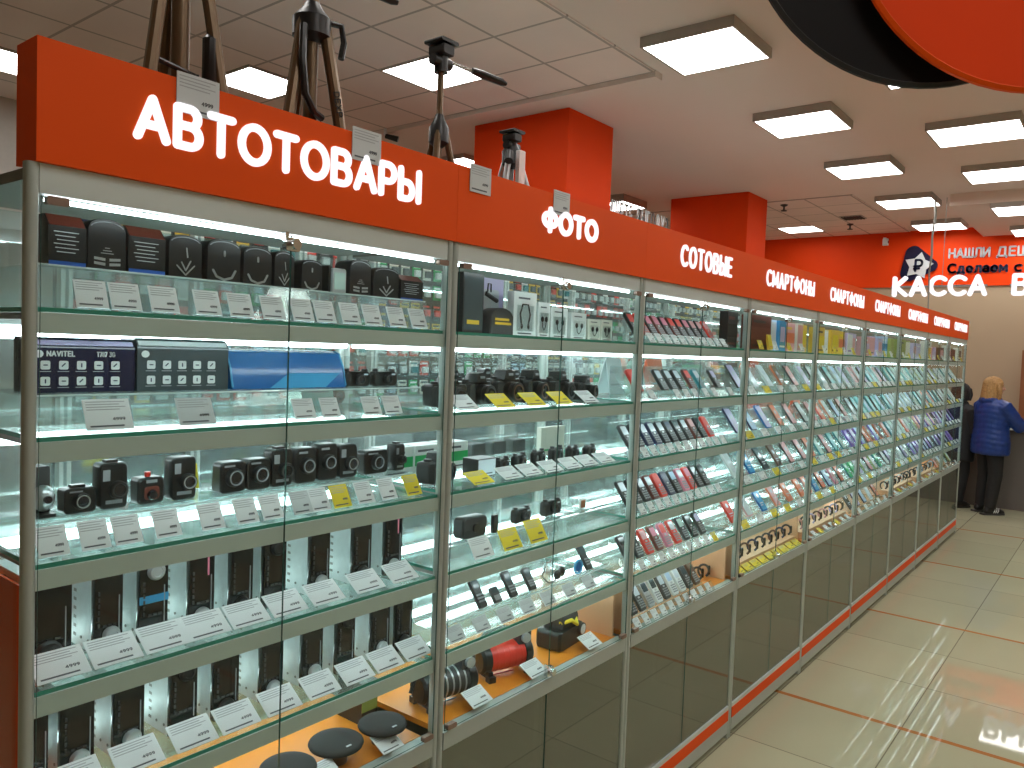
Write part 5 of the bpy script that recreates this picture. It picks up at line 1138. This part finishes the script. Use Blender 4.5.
def person(label, loc, rz, hgt, arms, coat, coat_hem, hair, hair_low, stride, group=None, quilt=False, shoe='black', striped=True, hood=False, turn=0.0, puff=1.0):
    k = hgt / 1.64
    b = MB(); b.M = Matrix.Scale(k, 4)
    # head with face, neck, trunk, limbs as one skin
    b.M = Matrix.Scale(k, 4) @ Matrix.Rotation(turn, 4, 'Z')
    b.ell((.015, 0, 1.535), (.088, .072, .108), n=20, k=14); b.ell((.035, 0, 1.475), (.062, .055, .065)); b.ell((.062, 0, 1.440), (.030, .032, .026))
    b.tube([(.085, 0, 1.555), (.104, 0, 1.525), (.118, 0, 1.508), (.098, 0, 1.498)], [.010, .011, .014, .010], 8)
    b.ell((.094, 0, 1.470), (.012, .024, .006)); b.ell((.092, 0, 1.461), (.012, .021, .006))
    for s in (-1, 1):
        b.ell((.082, s * .030, 1.545), (.014, .016, .011)); b.ell((.083, s * .031, 1.568), (.014, .022, .006)); b.ell((.0, s * .074, 1.525), (.020, .010, .032)); b.ell((.068, s * .04, 1.51), (.028, .022, .024))
    b.M = Matrix.Scale(k, 4)
    b.tube([(-.01, 0, 1.33), (-.005, 0, 1.40), (.012, 0, 1.48)], [.066, .052, .054], 14)
    b.loft([(.0, 0, .78, .105, .15), (0, 0, .86, .115, .165), (.0, 0, .98, .095, .135), (.0, 0, 1.10, .105, .140), (0, 0, 1.24, .115, .165), (-.005, 0, 1.32, .10, .165), (-.01, 0, 1.37, .06, .09)], 20)
    hx = stride
    legs = []
    for s in (-1, 1):
        ft = s * .10; fx = hx * s
        legs.append(((0, s * .085, .84), (.02 + fx * .4, s * .095, .47), (-.02 + fx, ft, .09)))
        b.tube([(0, s * .08, .88), (0, s * .085, .80), (.02 + fx * .4, s * .095, .47), (-.005 + fx * .7, s * .098, .34), (-.02 + fx, ft, .09), (-.02 + fx, ft, .05)], [.078, .076, .048, .046, .034, .034], 12)
        b.tube([(-.05 + fx, ft, .035), (.03 + fx, ft, .04), (.12 + fx, ft, .025), (.16 + fx, ft, .02)], [.030, .036, .032, .018], 10)
    for s, (el, wr, hd, td) in zip((1, -1), arms):
        b.tube([(0, s * .13, 1.31), (0, s * .175, 1.295), tuple(Vector((0, s * .175, 1.295)).lerp(Vector(el), .5)), el, tuple(Vector(el).lerp(Vector(wr), .4)), wr], [.05, .050, .043, .038, .036, .025], 12)
        hand(b, wr, hd, td)
    p = fused(b, 'person', 'skin', .0062, None, 2)
    place(p, loc, (0, 0, rz)); tag(p, label, 'person', group)
    # hair
    h = MB(); h.M = Matrix.Scale(k, 4) @ Matrix.Rotation(turn, 4, 'Z')
    h.ell((-.010, 0, 1.555), (.108, .102, .102), n=20, k=12)
    h.loft([(-.045, 0, hair_low, .085, .112), (-.045, 0, hair_low + .05, .090, .118), (-.035, 0, 1.50, .088, .112), (-.02, 0, 1.58, .090, .098)], 18)
    if hair_low < 1.45:
        for s in (-1, 1): h.tube([(.040, s * .082, 1.585), (.042, s * .096, 1.50), (.030, s * .098, hair_low + .01)], [.024, .030, .024], 8)
    hair_o = fused(h, 'hair', hair, .008, p, 1, lambda c: .005 * math.sin(26 * math.atan2(c.y, c.x + .02) + 9 * c.z) )
    # coat
    c = MB(); c.M = Matrix.Scale(k, 4); hz = coat_hem
    c.M = Matrix.Scale(k, 4) @ Matrix.Diagonal((puff, puff, 1, 1))
    c.loft([(0, 0, hz, .155, .205), (0, 0, hz + .03, .165, .215), (0, 0, hz + .15, .165, .215), (0, 0, 1.02, .150, .195), (0, 0, 1.12, .150, .195), (0, 0, 1.24, .150, .205), (-.005, 0, 1.32, .128, .195), (-.01, 0, 1.375, .085, .12), (-.005, 0, 1.415, .075, .082)], 24)
    c.M = Matrix.Scale(k, 4)
    for s, (el, wr, hd, td) in zip((1, -1), arms):
        sh = Vector((0, s * .185, 1.295))
        c.tube([(0, s * .12, 1.315), tuple(sh), tuple(sh.lerp(Vector(el), .5)), el, tuple(Vector(el).lerp(Vector(wr), .5)), tuple(Vector(wr) - Vector(hd).normalized() * .012)], [.07 * puff, .080 * puff, .074 * puff, .068 * puff, .062 * puff, .044], 14)
    c.tube([(-.075, -.10, 1.37), (-.10, 0, 1.36), (-.075, .10, 1.37)], [.035, .055, .035], 10)
    if hood: c.ell((-.03, 0, 1.55), (.115, .105, .115), n=18, k=12)
    fused(c, 'jacket' if quilt else 'coat', coat, .010, p, 2, (lambda v:   .0035 * abs(math.sin(v.z * 52 / k + .6 * math.sin(v.y * 18)))) if quilt else None)
    t = MB(); t.M = Matrix.Scale(k, 4)
    t.loft([(0, 0, .74, .10, .15), (0, 0, .80, .125, .175), (0, 0, .90, .12, .17), (0, 0, .98, .10, .14)], 20)
    for hp, kn, an in legs:
        t.tube([(hp[0], hp[1], .86), (hp[0], hp[1], .78), tuple(Vector(hp).lerp(Vector(kn), .5)), kn, tuple(Vector(kn).lerp(Vector(an), .5)), (an[0], an[1], .075)], [.096, .100, .088, .078, .072, .062], 14)
    fused(t, 'trousers', 'trouser', .010, p, 2)
    for hp, kn, an in legs:
        f = MB(); f.M = Matrix.Scale(k, 4) @ Matrix.Translation((an[0] + .02, an[1], 0))
        f.tube([(-.085, 0, .045), (-.04, 0, .055), (.03, 0, .055), (.10, 0, .040), (.165, 0, .030)], [.034, .044, .045, .042, .022], 12); f.tube([(-.04, 0, .05), (-.04, 0, .10)], [.042, .046], 12)
        so = fused(f, 'shoe', shoe, .008, p, 1)
        f = MB(); f.M = Matrix.Scale(k, 4) @ Matrix.Translation((an[0] + .02, an[1], 0))
        f.extr([(-.115, -.035), (-.12, .035), (.09, .048), (.16, .032), (.187, 0), (.16, -.032), (.09, -.048)], .001, .022, 0, 'z'); f.build('sole', ['charcoal' if striped else 'black'], so)
        if striped:
            f = MB(); f.M = Matrix.Scale(k, 4) @ Matrix.Translation((an[0] + .02, an[1], 0))
            for sd in (-1, 1):
                for q in range(3): f.tube([(.0 + .025 * q, sd * .0465, .030), (.015 + .025 * q, sd * .045, .055), (.03 + .025 * q, sd * .030, .085)], .005, 6)
            f.build('stripes', ['white'], so)
    return p
person('person in blue quilted jacket and black trousers standing at the till counter', (10.55, -.085, 0), R(-44), 1.65,
       [((.19, .27, 1.09), (.42, .22, 1.085), (1, -.1, -.08), (0, -1, 0)), ((.17, -.25, 1.07), (.42, -.08, 1.085), (.9, .4, -.05), (0, 1, .3))],
       'jacket', .72, 'hair', 1.33, .02, None, True, 'black', True, False, R(-28), 1.10)
person('person in black coat with black hair, mostly hidden beyond the last case', (10.80, .285, 0), R(-40), 1.55,
       [((-.03, .24, 1.02), (.03, .25, .79), (.1, 0, -1), (1, 0, 0)), ((.05, -.23, 1.03), (.22, -.2, .9), (1, .2, -.2), (0, 1, 0))],
       'coat', .62, 'darkhair', 1.42, .04, None, False, 'black', False, True)
